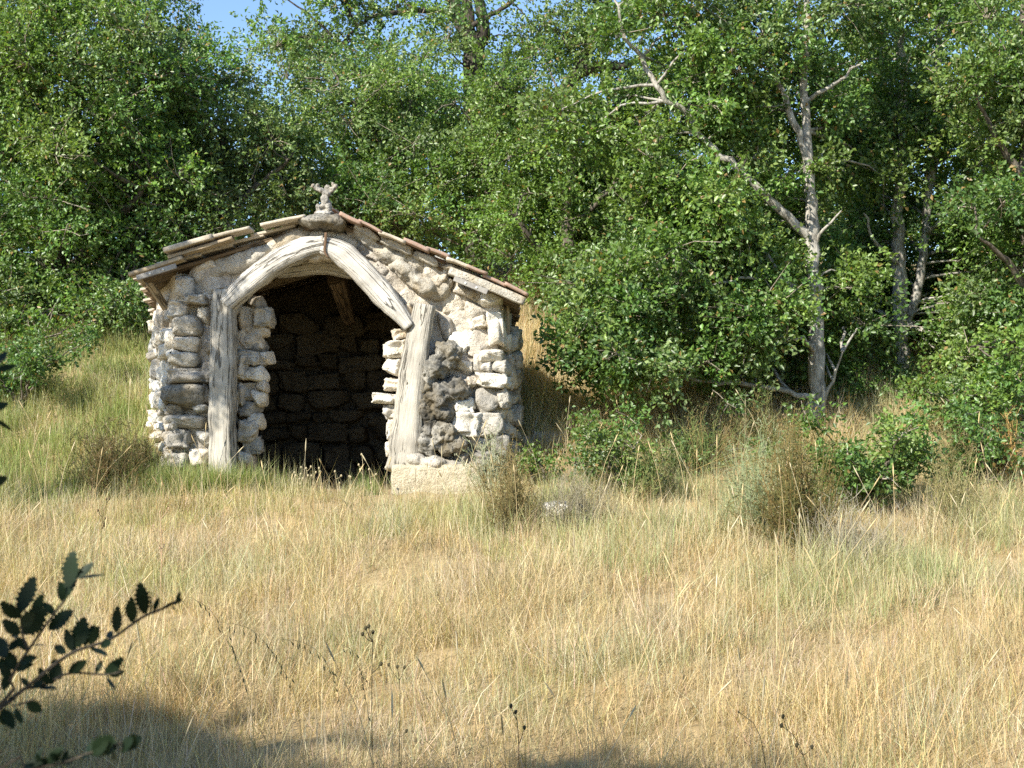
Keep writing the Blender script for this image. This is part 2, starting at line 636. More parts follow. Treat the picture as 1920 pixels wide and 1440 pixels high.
gx = axis_vals(-160, 160, -9, 9, 0.2, 4.0)
gy = axis_vals(-80, 260, 2, 22, 0.2, 4.0)
GX, GY = np.meshgrid(gx, gy)
GZ = ground(GX, GY) + 0.015 * rng.standard_normal(GX.shape) * ((np.abs(GX) < 9) & (GY > 2) & (GY < 22))
nx, ny = len(gx), len(gy)
i = np.arange(ny - 1)[:, None] * nx
j = np.arange(nx - 1)[None, :]
q = np.stack([i + j, i + j + 1, i + nx + j + 1, i + nx + j], -1).reshape(-1, 4)
go = link('ground', np_mesh('ground', np.stack([GX, GY, GZ], -1).reshape(-1, 3), [q]), M['soil'])
tag(go, kind='structure')

# ------------------------------------------------------------------ the stone hut
HUT = empty('stone_hut', (-1.7, 12.5, 0.85), 'small rubble stone hut with timber arch and tiled roof in the meadow', 'hut')


def fx(px, py, Y=12.5):
    p = at(px, py, Y)
    return (p.x, p.z)


outline = [(322, 905), (322, 700), (335, 575), (342, 520), (372, 487), (470, 452), (560, 424), (610, 410), (652, 418),
           (800, 486), (925, 545), (938, 575), (936, 650), (944, 905),
           (754, 905), (758, 800), (766, 700), (782, 640), (762, 596), (716, 536), (668, 488), (612, 466), (556, 474),
           (500, 502), (452, 542), (436, 600), (434, 905)]
front = prism('front_wall', [fx(*p) for p in outline], 12.565, 12.98, 0.022, 0.048, 4.6, M['mortar'], HUT, seed=2.0)
left_plan = [(-3.18, 12.60), (-3.50, 13.15), (-3.66, 14.9), (-3.22, 14.9), (-3.10, 13.35), (-2.78, 12.93)]
right_plan = [(-0.13, 12.58), (0.00, 13.0), (-0.02, 14.9), (-0.42, 14.9), (-0.42, 13.2), (-0.62, 12.93)]
lw = prism('side_wall', left_plan, 0.5, 2.62, 0.04, 0.03, 3.0, M['mortar'], HUT, 'Z', 5.0, .17)
rw = prism('side_wall', right_plan, 0.5, 2.27, 0.04, 0.03, 3.0, M['mortar'], HUT, 'Z', 8.0, .19)
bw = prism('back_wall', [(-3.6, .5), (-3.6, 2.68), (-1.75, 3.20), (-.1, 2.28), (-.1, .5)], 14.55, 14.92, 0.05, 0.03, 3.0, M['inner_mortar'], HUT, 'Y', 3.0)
fl = prism('earth_floor', [(-3.3, 12.7), (-0.3, 12.7), (-0.3, 14.7), (-3.3, 14.7)], 0.6, 0.9, 0.06, 0.02, 2.0, M['earth'], HUT, 'Z', 3.0)

# explicit stones of the facade: px, py, width, height, tilt, material, how far they stand out
F_ST = [
    # left pier
    (345, 540, 44, 46, 5, 'white', .10), (368, 562, 42, 20, -8, 'slab', .14), (336, 582, 34, 34, 0, 'cream', .10),
    (352, 611, 62, 38, 4, 'grey', .16), (350, 646, 66, 30, 2, 'cream', .13), (346, 674, 70, 29, 0, 'slab', .14),
    (358, 705, 80, 28, 1, 'slab', .13), (333, 703, 30, 26, 0, 'cream', .11), (348, 743, 90, 52, -3, 'dark', .17), (378, 766, 40, 22, 10, 'slab', .13),
    (330, 768, 36, 22, 0, 'grey', .12), (352, 791, 88, 27, -1, 'slab', .15), (333, 824, 48, 36, 3, 'grey', .12),
    (384, 824, 46, 32, 0, 'slab', .14), (378, 858, 54, 36, 0, 'cream', .14), (330, 862, 50, 34, 0, 'grey', .12),
    (384, 590, 26, 36, 0, 'cream', .09), (388, 650, 20, 30, 0, 'cream', .08), (320, 636, 28, 40, 0, 'white', .09), (386, 735, 22, 40, 0, 'slab', .08),
    (326, 665, 24, 22, 0, 'white', .10), (390, 690, 22, 26, 0, 'cream', .09), (322, 800, 26, 30, 0, 'cream', .10),
    # right reveal, beside the leaning post
    (747, 625, 30, 24, 12, 'cream', .08), (740, 655, 44, 31, 3, 'white', .11), (741, 690, 46, 36, -2, 'white', .12), (738, 721, 42, 24, 0, 'cream', .10),
    (728, 748, 52, 20, -3, 'white', .15), (739, 772, 40, 30, 6, 'white', .12), (737, 805, 28, 40, 0, 'white', .09), (734, 842, 30, 32, 0, 'white', .09),
    (738, 872, 34, 26, 0, 'cream', .09),
    # right wing
    (817, 507, 58, 52, -10, 'cream', .10), (846, 565, 50, 44, 25, 'cream', .03), (918, 560, 48, 34, -18, 'white', .11), (884, 588, 60, 44, -20, 'mortar', .03),
    (838, 612, 36, 60, 10, 'mortar', .03), (864, 642, 44, 46, 20, 'white', .04), (900, 640, 56, 60, -15, 'mortar', .05), (931, 616, 30, 64, 6, 'white', .07), (895, 605, 34, 24, 15, 'cream', .05),
    (870, 688, 40, 30, -14, 'cream', .11), (897, 682, 26, 40, 0, 'white', .10), (922, 668, 52, 26, 4, 'white', .15), (938, 690, 40, 30, 0, 'slab', .13),
    (912, 690, 28, 24, 0, 'white', .11), (925, 712, 66, 28, -4, 'white', .16), (885, 716, 34, 30, 0, 'cream', .10), (868, 722, 26, 28, 0, 'grey', .10),
    (920, 748, 62, 50, 12, 'slab', .13), (946, 745, 30, 44, 0, 'grey', .12), (868, 760, 44, 30, 4, 'white', .13), (876, 795, 56, 44, -8, 'white', .16),
    (922, 795, 48, 46, 0, 'slab', .11), (892, 830, 50, 30, -16, 'slab', .10), (938, 835, 44, 44, 0, 'grey', .11), (905, 862, 54, 34, 0, 'grey', .11),
    (870, 862, 40, 30, 0, 'slab', .12), (795, 862, 52, 30, 0, 'slab', .14), (762, 590, 34, 40, 30, 'cream', .10),
    # rubble of the gable
    (400, 525, 60, 50, 15, 'mortar', .02), (385, 498, 40, 26, 24, 'cream', .05), (420, 500, 34, 30, 0, 'slab', .05), (690, 470, 56, 30, -26, 'mortar', .02),
    (715, 505, 44, 30, -30, 'mortar', .02), (665, 447, 44, 22, -24, 'mortar', .02), (770, 560, 50, 34, -35, 'mortar', .03), (600, 450, 44, 20, 0, 'cream', .05),
    (835, 530, 36, 26, -20, 'slab', .08), (876, 545, 52, 26, -20, 'cream', .06),
]
for (px, py, w, h, r, mt, out) in F_ST:
    dep = 0.30 + out
    c = at(px, py)
    c.y = 12.53 - out + dep / 2
    stone(front, c, w * 1.06 / 200, h * 1.08 / 200, dep, r + random.uniform(-4, 4), mt, random.uniform(-.12, .12))
# stones of the left reveal, seen in the thickness of the wall
R_ST = [(484, 570, 36, 26, 'cream'), (496, 598, 34, 34, 'slab'), (488, 620, 46, 26, 'cream'), (468, 600, 40, 50, 'cream'), (470, 640, 46, 36, 'cream'), (486, 650, 34, 28, 'slab'),
        (474, 672, 46, 27, 'slab'), (500, 671, 26, 24, 'cream'), (480, 704, 50, 32, 'cream'), (492, 725, 28, 26, 'cream'), (472, 735, 44, 30, 'slab'),
        (486, 748, 38, 30, 'cream'), (470, 768, 46, 32, 'slab'), (480, 790, 40, 30, 'cream'), (464, 808, 40, 40, 'cream'), (476, 835, 36, 34, 'slab'), (462, 860, 40, 34, 'cream'), (458, 690, 24, 40, 'cream'), (456, 740, 24, 40, 'cream'), (458, 640, 26, 40, 'cream')]
for (px, py, w, h, mt) in R_ST:
    Y = random.uniform(12.72, 12.84)
    stone(front, at(px, py, Y), w * 1.0 / 195, h * 1.12 / 195, 0.34, random.uniform(-8, 8), mt, random.uniform(-.2, .2))


def courses(parent, a, b, z0, z1, nrm, mats, hmin, hmax, wmin, wmax, dep, out, name='stone', ztop=None):
    """coursed rubble along the line a-b (plan)"""
    a, b = Vector(a), Vector(b)
    L = (b - a).length
    t = (b - a) / L
    yaw = math.atan2(t.y, t.x)
    z = z0
    while z < z1:
        h = random.uniform(hmin, hmax)
        s = random.uniform(-wmin, 0)
        while s < L:
            w = random.uniform(wmin, wmax)
            m = s + w / 2
            if 0 < m < L:
                p = a + t * m
                hh = h * random.uniform(0.7, 1.2)
                stone(parent, Vector((p.x, p.y, z + h / 2 + random.uniform(-.03, .03))) + Vector((nrm[0], nrm[1], 0)) * (out + random.uniform(-.03, .03)),
                      w * 1.04, hh, dep, random.uniform(-9, 9), random.choice(mats), yaw + random.uniform(-.08, .08), name=name)
            s += w
        z += h * 0.97


courses(lw, (-3.20, 12.62), (-3.51, 13.16), 0.95, 2.5, (-.85, -.5), ['white', 'white', 'cream'], .10, .19, .12, .24, .24, -.03)
courses(lw, (-3.51, 13.16), (-3.66, 14.8), 1.3, 2.45, (-1, 0), ['white', 'cream'], .14, .22, .2, .4, .26, -.04)
courses(rw, (-.14, 12.58), (0.0, 13.0), 0.85, 2.35, (.95, -.3), ['slab', 'grey', 'cream'], .12, .22, .14, .26, .26, -.04)
courses(rw, (0.0, 13.0), (-.02, 14.8), 1.1, 2.3, (1, 0), ['slab', 'grey'], .14, .24, .2, .4, .26, -.04)
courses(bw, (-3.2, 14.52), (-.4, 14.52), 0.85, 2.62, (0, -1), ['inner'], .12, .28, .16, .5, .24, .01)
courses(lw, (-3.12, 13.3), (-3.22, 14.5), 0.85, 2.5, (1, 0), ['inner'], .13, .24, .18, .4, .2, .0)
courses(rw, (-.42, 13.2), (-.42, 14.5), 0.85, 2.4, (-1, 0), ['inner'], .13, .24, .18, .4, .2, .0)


# weathered grey slabs of the gable and the dark tufa lumps
def ell(px, py, rx, rz, ry, rot, Y):
    return (at(px, py, Y), (rx / 200, ry, rz / 200), rot)


lumps('gable_slab', [ell(545, 452, 46, 17, .14, 24, 12.54), ell(495, 474, 50, 20, .14, 26, 12.56), ell(450, 492, 42, 22, .12, 28, 12.58), ell(412, 500, 34, 18, .11, 30, 12.60)], .022, .03, 6, M['slab'], front, 1.0, 5, .03, 11)
lumps('gable_slab', [ell(385, 510, 28, 24, .10, 20, 12.60), ell(398, 545, 20, 34, .09, -10, 12.61)], .022, .025, 6, M['mortar'], front, 4.0)
lumps('gable_slab', [ell(690, 447, 44, 18, .13, -24, 12.55), ell(735, 475, 44, 22, .13, -28, 12.54), ell(780, 495, 36, 20, .12, -25, 12.56)], .022, .03, 6, M['slab'], front, 7.0, 5, .03, 11)
lumps('gable_slab', [ell(760, 508, 32, 18, .15, -28, 12.53), ell(795, 534, 34, 17, .15, -30, 12.53), ell(826, 546, 20, 18, .12, -10, 12.54)], .02, .03, 8, M['slab'], front, 3.0, 5, .03, 11)
lumps('gable_slab', [ell(600, 442, 40, 12, .10, 6, 12.57), ell(648, 452, 30, 14, .10, -25, 12.58)], .02, .02, 8, M['mortar'], front, 3.7)
lumps('tufa_stone', [ell(840, 666, 26, 25, .12, 30, 12.42), ell(812, 690, 36, 22, .12, 42, 12.40), ell(786, 716, 24, 32, .11, 15, 12.42), ell(800, 700, 22, 26, .11, 30, 12.41)], .011, .05, 11, M['dark'], front, 6.0, 6, .03, 19)
lumps('tufa_stone', [ell(852, 730, 34, 20, .12, -15, 12.44), ell(820, 745, 32, 24, .12, 20, 12.42), ell(796, 768, 24, 30, .11, 0, 12.42), ell(836, 775, 16, 28, .10, -20, 12.46), ell(800, 802, 22, 24, .11, 0, 12.44), ell(820, 770, 18, 20, .10, 0, 12.44)], .011, .05, 11, M['dark'], front, 12.0, 6, .03, 19)
lumps('tufa_stone', [ell(832, 822, 38, 27, .13, -6, 12.42), ell(802, 834, 22, 24, .12, 0, 12.42), ell(858, 832, 14, 18, .11, 0, 12.44)], .011, .05, 11, M['dark'], front, 16.0, 6, .03, 19)
lumps('tufa_stone', [ell(815, 868, 30, 14, .16, 0, 12.38), ell(780, 862, 22, 16, .14, 0, 12.40), ell(845, 872, 18, 8, .13, 0, 12.40)], .014, .02, 9, M['slab'], front, 19.0, 5)
cap = lumps('cap_stone', [ell(604, 418, 42, 15, .22, -3, 12.42), ell(575, 416, 16, 10, .16, 10, 12.42), ell(634, 420, 16, 16, .18, 0, 12.42)], .016, .02, 8, M['dark'], HUT, 22.0, 5, -.03, 16)
cap['label'] = 'dark weathered slab capping the gable peak'
fin = lumps('finial', [ell(608, 400, 18, 5, .09, 0, 12.42), ell(599, 393, 5, 11, .05, 22, 12.42), ell(616, 392, 7, 13, .06, -12, 12.42), ell(608, 388, 9, 6, .05, 0, 12.42), ell(610, 376, 8, 13, .05, 6, 12.42),
                       ell(612, 362, 9, 8, .045, -10, 12.42), ell(602, 357, 9, 5, .035, -15, 12.42), ell(593, 353, 6, 4.5, .035, -10, 12.42), ell(587, 349, 3.5, 4, .03, 0, 12.42), ell(596, 348, 3, 4, .03, 0, 12.42),
                       ell(614, 352, 5, 6, .03, 0, 12.42), ell(622, 355, 8, 4.5, .035, 20, 12.42), ell(629, 350, 5, 4.5, .03, 0, 12.42), ell(624, 346, 3, 4, .025, 0, 12.42)],
            .007, .011, 26, M['dark'], HUT, 2.0, 4)
fin['label'] = 'knobbly stone cross on the gable peak'
fin.data.materials[0] = M['grey']
stone(HUT, at(606, 400, 12.36), .14, .04, .10, 0, 'white', name='wedge_stone')

# concrete block under the right post
bm = bmesh.new()
bmesh.ops.create_cube(bm, size=1, matrix=Matrix.Translation((at(822, 0).x, 12.48, 1.0)) @ Matrix.Diagonal((.84, .50, .30, 1)))
bmesh.ops.bevel(bm, geom=bm.edges[:], offset=.02, segments=2, affect='EDGES')
me = remeshed('plinth', bm, .02)
displace(me, .012, 8, 3)
pl = link('plinth', me, M['concrete'], HUT)
pl['label'] = 'pale concrete block under the leaning post'

# timbers
pj = lambda L, Y: [at(a, b, Y) for a, b in L]
beam('post', pj([(418, 905), (417, 800), (419, 700), (420, 600), (421, 545)], 12.44), [.125, .118, .118, .105, .09], [.13] * 5, M['post'], HUT, .03, .014, 32, seed=1)
beam('post', pj([(757, 880), (766, 780), (778, 680), (790, 610), (797, 572)], 12.44), [.155, .14, .125, .105, .095], [.13, .13, .13, .12, .11], M['post'], HUT, .03, .014, 32, seed=5)
beam('arch_timber', pj([(424, 572), (462, 536), (510, 498), (560, 470), (611, 459)], 12.42), [.075, .095, .10, .105, .085], [.12] * 5, M['arch'], HUT, .03, .014, 32, .55, seed=9)
beam('arch_timber', pj([(606, 462), (640, 474), (690, 520), (730, 566), (770, 614)], 12.415), [.085, .105, .112, .105, .06], [.12] * 5, M['arch'], HUT, .03, .014, 32, .55, seed=14)
beam('tie_beam', pj([(520, 510), (560, 504), (610, 500), (670, 512)], 12.85), [.065, .07, .075, .07], [.1] * 4, M['arch'], HUT, seed=11)
beam('king_post', [at(630, 520, 13.3), at(655, 600, 13.9)], [.09, .06], [.09, .07], M['board'], HUT, seed=13)
beam('iron_strap', pj([(611, 436), (610, 455), (609, 472), (616, 484)], 12.285), [.012, .012, .011, .006], [.008] * 4, M['iron'], HUT, step=.03, rough=.001, sides=8)
lumps('mud_patch', [ell(612, 482, 28, 10, .10, -6, 12.46), ell(595, 486, 18, 7, .09, 8, 12.46)], .016, .012, 9, M['mortar'], HUT, 31.0)

# roof: two warped slopes; s runs down the slope, t runs back
roof = empty('roof', (0, 0, 0))
roof.parent = HUT
roof.matrix_parent_inverse = Matrix.Translation(-Vector(HUT.location))
L0, L1 = at(606, 408, 12.45), at(258, 516, 12.45)
L2, L3 = Vector((-1.75, 14.9, 3.30)), at(298, 602, 14.9)
R0, R1 = at(612, 402, 12.45), at(976, 557, 12.45)
R2, R3 = Vector((-1.75, 14.9, 3.30)), at(950, 664, 14.9)


def slope_pt(side, s, t):
    a, b, c, d = (L0, L1, L2, L3) if side < 0 else (R0, R1, R2, R3)
    return (a * (1 - s) + b * s) * (1 - t) + (c * (1 - s) + d * s) * t


def slope_n(side, s, t):
    e = .02
    u = slope_pt(side, s + e, t) - slope_pt(side, s - e, t)
    w = slope_pt(side, s, t + e) - slope_pt(side, s, t - e)
    n = u.cross(w).normalized()
    return n if n.z > 0 else -n


def slab(name, c, ex, ey, ez, sx, sy, sz, mat, parent, bev=.004, lab=None):
    """bevelled board with its three axes given"""
    bm = bmesh.new()
    bmesh.ops.create_cube(bm, size=1)
    bmesh.ops.scale(bm, verts=bm.verts, vec=(sx, sy, sz))
    bmesh.ops.bevel(bm, geom=bm.edges[:], offset=bev, segments=1, affect='EDGES')
    uvl = bm.loops.layers.uv.new('UVMap')
    off = random.uniform(0, 5)
    for f in bm.faces:
        for l in f.loops:
            l[uvl].uv = (l.vert.co.x + off, l.vert.co.y + l.vert.co.z + off)
    R = Matrix((ex, ey, ez)).transposed().to_4x4()
    bm.transform(Matrix.Translation(c) @ R)
    me = bpy.data.meshes.new(name)
    bm.to_mesh(me)
    bm.free()
    return link(name, me, mat, parent)


for side in (-1, 1):
    # boards under the tiles, running down the slope; their ends make the ragged eave
    nb = 14
    for k in range(nb):
        t = (k + .5) / nb
        e = 1.0 + random.uniform(-.035, .015)
        a, b = slope_pt(side, 0.01, t), slope_pt(side, e, t)
        ex = (b - a).normalized()
        n = slope_n(side, .5, t)
        ey = n.cross(ex).normalized()
        slab('roof_board', (a + b) / 2 - n * (.045 + random.uniform(0, .006)), ex, ey, n, (b - a).length, 2.45 / nb - .012, .035, M['board'], roof)
    # rafters
    for t in (.30, .62, .93):
        a, b = slope_pt(side, 0.03, t), slope_pt(side, .93, t)
        n = slope_n(side, .5, t)
        ex = (b - a).normalized()
        slab('rafter', (a + b) / 2 - n * .12, ex, n.cross(ex).normalized(), n, (b - a).length, .09, .10, M['fascia'], roof)
    # tiles: courses overlap downhill, so the verge is stepped
    ncr, ncol = 6, 9
    for r in range(ncr):
        for k in range(ncol):
            s0, s1 = r / ncr - .02, (r + 1) / ncr + (.045 if r < ncr - 1 else random.uniform(.0, .025))
            t = (k + .5) / ncol
            a, b = slope_pt(side, max(s0, 0.0), t), slope_pt(side, s1, t)
            n = slope_n(side, .5, t)
            a2, b2 = a + n * .012, b + n * (.042 + random.uniform(-.006, .008))
            ex = (b2 - a2).normalized()
            ey = n.cross(ex).normalized()
            slab('roof_tile', (a2 + b2) / 2 + ey * random.uniform(-.008, .008), ex, ey, ex.cross(ey), (b2 - a2).length, 2.5 / ncol - .01, .028,
                 M['tile_old'] if (side < 0 or random.random() < .3) else M['tile'], roof, .006)
# ridge tiles
for k in range(7):
    a = Vector((-1.75, 12.62 + k * .33, 3.53 - k * .03))
    bm = bmesh.new()
    prof = []
    for i_ in range(9):
        an = math.pi * i_ / 8
        prof.append((math.cos(an) * .13, math.sin(an) * .08))
    for yy, sc_ in ((0, 1.0), (.36, .88)):
        for ro in (1.0, .86):
            for (x_, z_) in prof:
                bm.verts.new((a.x + x_ * sc_ * ro, a.y + yy, a.z + z_ * sc_ * ro - .03))
    bm.verts.ensure_lookup_table()
    v = bm.verts
    for i_ in range(8):
        bm.faces.new((v[i_], v[i_ + 1], v[18 + i_ + 1], v[18 + i_]))
        bm.faces.new((v[9 + i_], v[27 + i_], v[27 + i_ + 1], v[9 + i_ + 1]))
        bm.faces.new((v[i_], v[9 + i_], v[9 + i_ + 1], v[i_ + 1]))
        bm.faces.new((v[18 + i_], v[18 + i_ + 1], v[27 + i_ + 1], v[27 + i_]))
    bmesh.ops.recalc_face_normals(bm, faces=bm.faces)
    me = bpy.data.meshes.new('ridge_tile')
    bm.to_mesh(me)
    bm.free()
    link('ridge_tile', me, M['tile'], roof)


# front edge boards and their metal strips
def edge_board(name, p0, p1, Y, hh, dep, mat, lift=0.0, n_scr=0):
    a, b = at(*p0, Y), at(*p1, Y)
    ex = (b - a).normalized()
    ey = Vector((0, 1, 0))
    ez = ex.cross(ey).normalized()
    if ez.z < 0: ez = -ez
    if name == 'metal_strip':
        o = slab(name, (a + b) / 2 + ez * lift, ex, ey, ez, (b - a).length, dep, hh, mat, roof, .005)
    else:
        o = beam(name, [a + ez * lift, (a + b) / 2 + ez * (lift + random.uniform(-.006, .006)), b + ez * lift], [hh / 2] * 3, [dep / 2] * 3, mat, roof, .035, .006, 20, .3, seed=p0[0] * .1)
    for k in range(n_scr):
        t = (k + .5) / n_scr
        c = a.lerp(b, .18 + .66 * t) + Vector((0, -dep / 2 - .003, 0)) + ez * lift
        bm = bmesh.new()
        bmesh.ops.create_uvsphere(bm, u_segments=10, v_segments=6, radius=.011, matrix=Matrix.Translation(c) @ Matrix.Diagonal((1, .5, 1, 1)))
        me = bpy.data.meshes.new('screw')
        bm.to_mesh(me)
        bm.free()
        link('screw', me, M['screw'], roof)
    return o


edge_board('fascia_board', (245, 516), (345, 484), 12.32, .045, .16, M['fascia'])
edge_board('metal_strip', (255, 519), (330, 496), 12.225, .048, .012, M['metal'], -.012, 2)
edge_board('fascia_board', (318, 484), (438, 447), 12.33, .036, .14, M['fascia'])
edge_board('verge_tile', (312, 472), (402, 446), 12.33, .05, .24, M['tile_old'])
edge_board('verge_tile', (392, 450), (472, 430), 12.36, .034, .24, M['tile_old'])
edge_board('verge_tile', (492, 425), (575, 408), 12.40, .034, .24, M['tile_old'])
edge_board('fascia_board', (845, 502), (986, 560), 12.33, .075, .12, M['slab'], -.03)
edge_board('metal_strip', (852, 520), (915, 546), 12.25, .05, .012, M['metal'], -.01, 2)
for k, (p0, p1) in enumerate((((640, 402), (680, 421)), ((674, 417), (718, 440)), ((712, 438), (762, 458)), ((758, 452), (806, 473)), ((800, 468), (844, 484)), ((838, 487), (880, 503)), ((876, 500), (914, 515)), ((906, 518), (950, 538)), ((946, 534), (989, 556)))):
    edge_board('verge_tile', p0, p1, 12.35 + random.uniform(-.02, .03), .036 + random.uniform(-.006, .006), .24, M['tile_old'] if k in (2, 5) else M['tile'], random.uniform(-.006, .006))
for k, (px, py, w, r) in enumerate(((690, 436, 60, -26), (745, 462, 66, -24), (800, 486, 60, -23), (860, 508, 70, -22), (930, 540, 70, -22))):
    stone(front, at(px, py, 12.44), w / 200, .085, .20, r, 'slab', 0, name='verge_mortar')
beam('eave_bracket', [at(279, 528, 12.62), at(316, 585, 12.9)], [.035, .035], [.03, .03], M['fascia'], roof, rough=.002, sides=8)
beam('eave_bracket', [at(952, 566, 12.7), at(954, 668, 12.75)], [.016, .016], [.02, .02], M['fascia'], roof, rough=.001, sides=8)

# ------------------------------------------------------------------ foliage
GREENS = np.array([(0.145, 0.256, 0.046), (0.116, 0.232, 0.056), (0.180, 0.280, 0.048), (0.094, 0.186, 0.050), (0.218, 0.295, 0.075), (0.185, 0.245, 0.105)])


def leaves_mesh(name, P, Dr, N, L, W, C, six=False, fold=0.25):
    """one blade per leaf: P base, Dr direction, N normal, folded along the midrib"""
    n = len(P)
    Dr = Dr / (np.linalg.norm(Dr, axis=1, keepdims=True) + 1e-9)
    S = np.cross(Dr, N)
    S /= np.linalg.norm(S, axis=1, keepdims=True) + 1e-9
    N2 = np.cross(S, Dr)
    L, W = L[:, None], W[:, None]
    if not six:
        lift = fold * W * N2
        V = np.stack([P, P + Dr * L * .5 + S * W * .5 + lift, P + Dr * L - N2 * L * .08, P + Dr * L * .5 - S * W * .5 + lift], 1)
        b = np.arange(n)[:, None] * 4
        Fc = [np.concatenate([b + np.array([[0, 1, 2]]), b + np.array([[0, 2, 3]])])]
        k = 4
    else:
        lift = fold * W * N2
        V = np.stack([P, P + Dr * L * .32 + S * W * .42 + lift, P + Dr * L * .72 + S * W * .46 + lift, P + Dr * L - N2 * L * .1,
                      P + Dr * L * .72 - S * W * .46 + lift, P + Dr * L * .32 - S * W * .42 + lift], 1)
        b = np.arange(n)[:, None] * 6
        Fc = [np.concatenate([b + np.array([[0, 1, 2, 3]]), b + np.array([[0, 3, 4, 5]])])]
        k = 6
    return np_mesh(name, V.reshape(-1, 3), Fc, np.repeat(C, k, axis=0), smooth=False)


def rand_unit(n):
    v = rng.standard_normal((n, 3))
    return v / np.linalg.norm(v, axis=1, keepdims=True)


def clump_leaves(c, r, n, flat=0.8, hue=None, lsize=(.038, .062), per=9):
    """leaves on short twigs that spread from a clump's heart"""
    k = max(4, n // per)
    td = rand_unit(k)
    td[:, 2] = td[:, 2] * .9 + .12
    td /= np.linalg.norm(td, axis=1, keepdims=True)
    tl = r * (0.30 + .88 * rng.random(k) ** .8) * (1 + .35 * np.sin(3.1 * td[:, 0] + 2.3 * td[:, 1] + rng.uniform(0, 6.28)))
    ends = c + td * tl[:, None] * np.array([1, 1, flat])
    idx = rng.integers(0, k, n)
    t = rng.random(n) ** .6 * .35 + .68
    base = c + (ends[idx] - c) * t[:, None] + rng.normal(0, .028, (n, 3))
    dr = td[idx] * .7 + rand_unit(n) * .9
    dr[:, 2] -= .1
    N = rand_unit(n) * .72 + np.array([-.30, -.34, .62])
    L = rng.uniform(lsize[0], lsize[1], n)
    W = L * rng.uniform(.48, .68, n)
    h = rng.integers(0, len(GREENS)) if hue is None else hue
    C = GREENS[h] * .5 + GREENS[rng.integers(0, len(GREENS), n)] * .5
    C = C * rng.uniform(.65, 1.3, (n, 1)) * rng.uniform(.72, 1.15)
    dry = rng.random(n) < .02
    C[dry] = (0.30, 0.20, 0.07)
    return (base, dr, N, L, W, C), (c, ends)


class Crown:
    def __init__(self):
        self.parts = []
        self.tw = Tubes()

    def add(self, *a, **k):
        lv, (c, ends) = clump_leaves(*a, **k)
        self.parts.append(lv)
        for e in ends[::11]:
            m = (c + e) / 2 + rng.normal(0, .03, 3)
            self.tw.add([c, m, e], [.007, .0055, .003], 3)

    def build(self, parent, bark, six=False, mat='leaf'):
        A = [np.concatenate([p[i] for p in self.parts]) for i in range(6)]
        o = link('crown', leaves_mesh('crown', *A, six=six), M[mat], parent)
        return o


def limb(tb, pts, r0, r1, sides=8, wob=.0, step=.12, rough=.05):
    S = spline(pts, step)
    if wob:
        S[1:-1] += rng.normal(0, wob, S[1:-1].shape)
    R = np.linspace(r0, r1, len(S))
    tb.add(S, R, sides, rough=rough)
    return S, R


def tree(name, label, trunk, limbs, cells, n_leaf, bark='bark', clump_r=.42, dens=1.0, lsize=(.040, .070), six=False, group=None, hue=None,
         avoid=None, twig_col='twig', layers=3.3, cat='tree'):
    """trunk: [(px, py, Y, r)], limbs: lists of the same, cells: crown masses (px, py, rpx, rpy, Y, depth, density)"""
    b = at(*trunk[0][:3])
    b.z = float(ground(b.x, b.y))
    root = empty(name, b, label, cat, group)
    tb = Tubes()
    nodes = []
    t3 = [at(*p[:3]) for p in trunk]
    t3[0].z = b.z - .08
    S = spline([(*p, q[3]) for p, q in zip(t3, trunk)], .15)
    S[1:-1, :3] += rng.normal(0, .010, S[1:-1, :3].shape)
    R = S[:, 3].copy()
    R[:3] *= [1.45, 1.2, 1.08][:len(R[:3])]
    tb.add(S[:, :3], R, 12, rough=.06)
    nodes += [(p[:3], p[3]) for p in S[len(S) // 4:]]
    for lm in limbs:
        S = spline([(*at(*q[:3]), q[3]) for q in lm], .12)
        S[1:-1, :3] += rng.normal(0, .012, S[1:-1, :3].shape)
        tb.add(S[:, :3], S[:, 3], 8, rough=.06)
        nodes += [(p[:3], p[3]) for p in S[2:]]
    cr = Crown()
    NP = np.array([p for p, _ in nodes])
    cents = []
    for cell in cells:
        px, py, rx, ry, Y, dp = cell[:6]
        dn = cell[6] if len(cell) > 6 else 1.0
        crp = clump_r * F / Y
        n = max(2, int(rx * ry / crp ** 2 * layers * dens * dn))
        for _ in range(n):
            for _try in range(12):
                u = rand_unit(1)[0] * rng.random() ** .28
                yy = Y + u[1] * dp
                p = at(px + u[0] * rx, py - u[2] * ry, yy)
                p = np.array(p)
                if avoid is not None and avoid(960 + F * p[0] / p[1], HY - F * (p[2] - CZ) / p[1], p[1]):
                    continue
                if p[2] < float(ground_raw(p[0], p[1])) + .15:
                    continue
                if cents and np.min(np.linalg.norm(np.array(cents) - p, axis=1)) < clump_r * .52:
                    continue
                cents.append(p)
                r = clump_r * rng.uniform(.75, 1.45)
                cr.add(p, r, int(n_leaf * .93 * (r / clump_r) ** 1.5), hue=hue, lsize=lsize)
                d = np.linalg.norm(NP - p, axis=1) + .4 * np.maximum(0, NP[:, 2] - p[2])
                q = NP[np.argmin(d)]
                mid = (q + p) / 2 + np.array([0, 0, .10 * np.linalg.norm(p - q)]) + rng.normal(0, .05, 3)
                ln = np.linalg.norm(p - q)
                limb(tb, [q, mid, p], min(.035, .008 + .011 * ln), .006, 5, .012, .2)
                break
    link('trunk', tb.mesh('trunk'), M[bark], root)
    cr.build(root, bark, six)
    link('twigs', cr.tw.mesh('twigs'), M[twig_col], root)['kind'] = 'stuff'
    return root


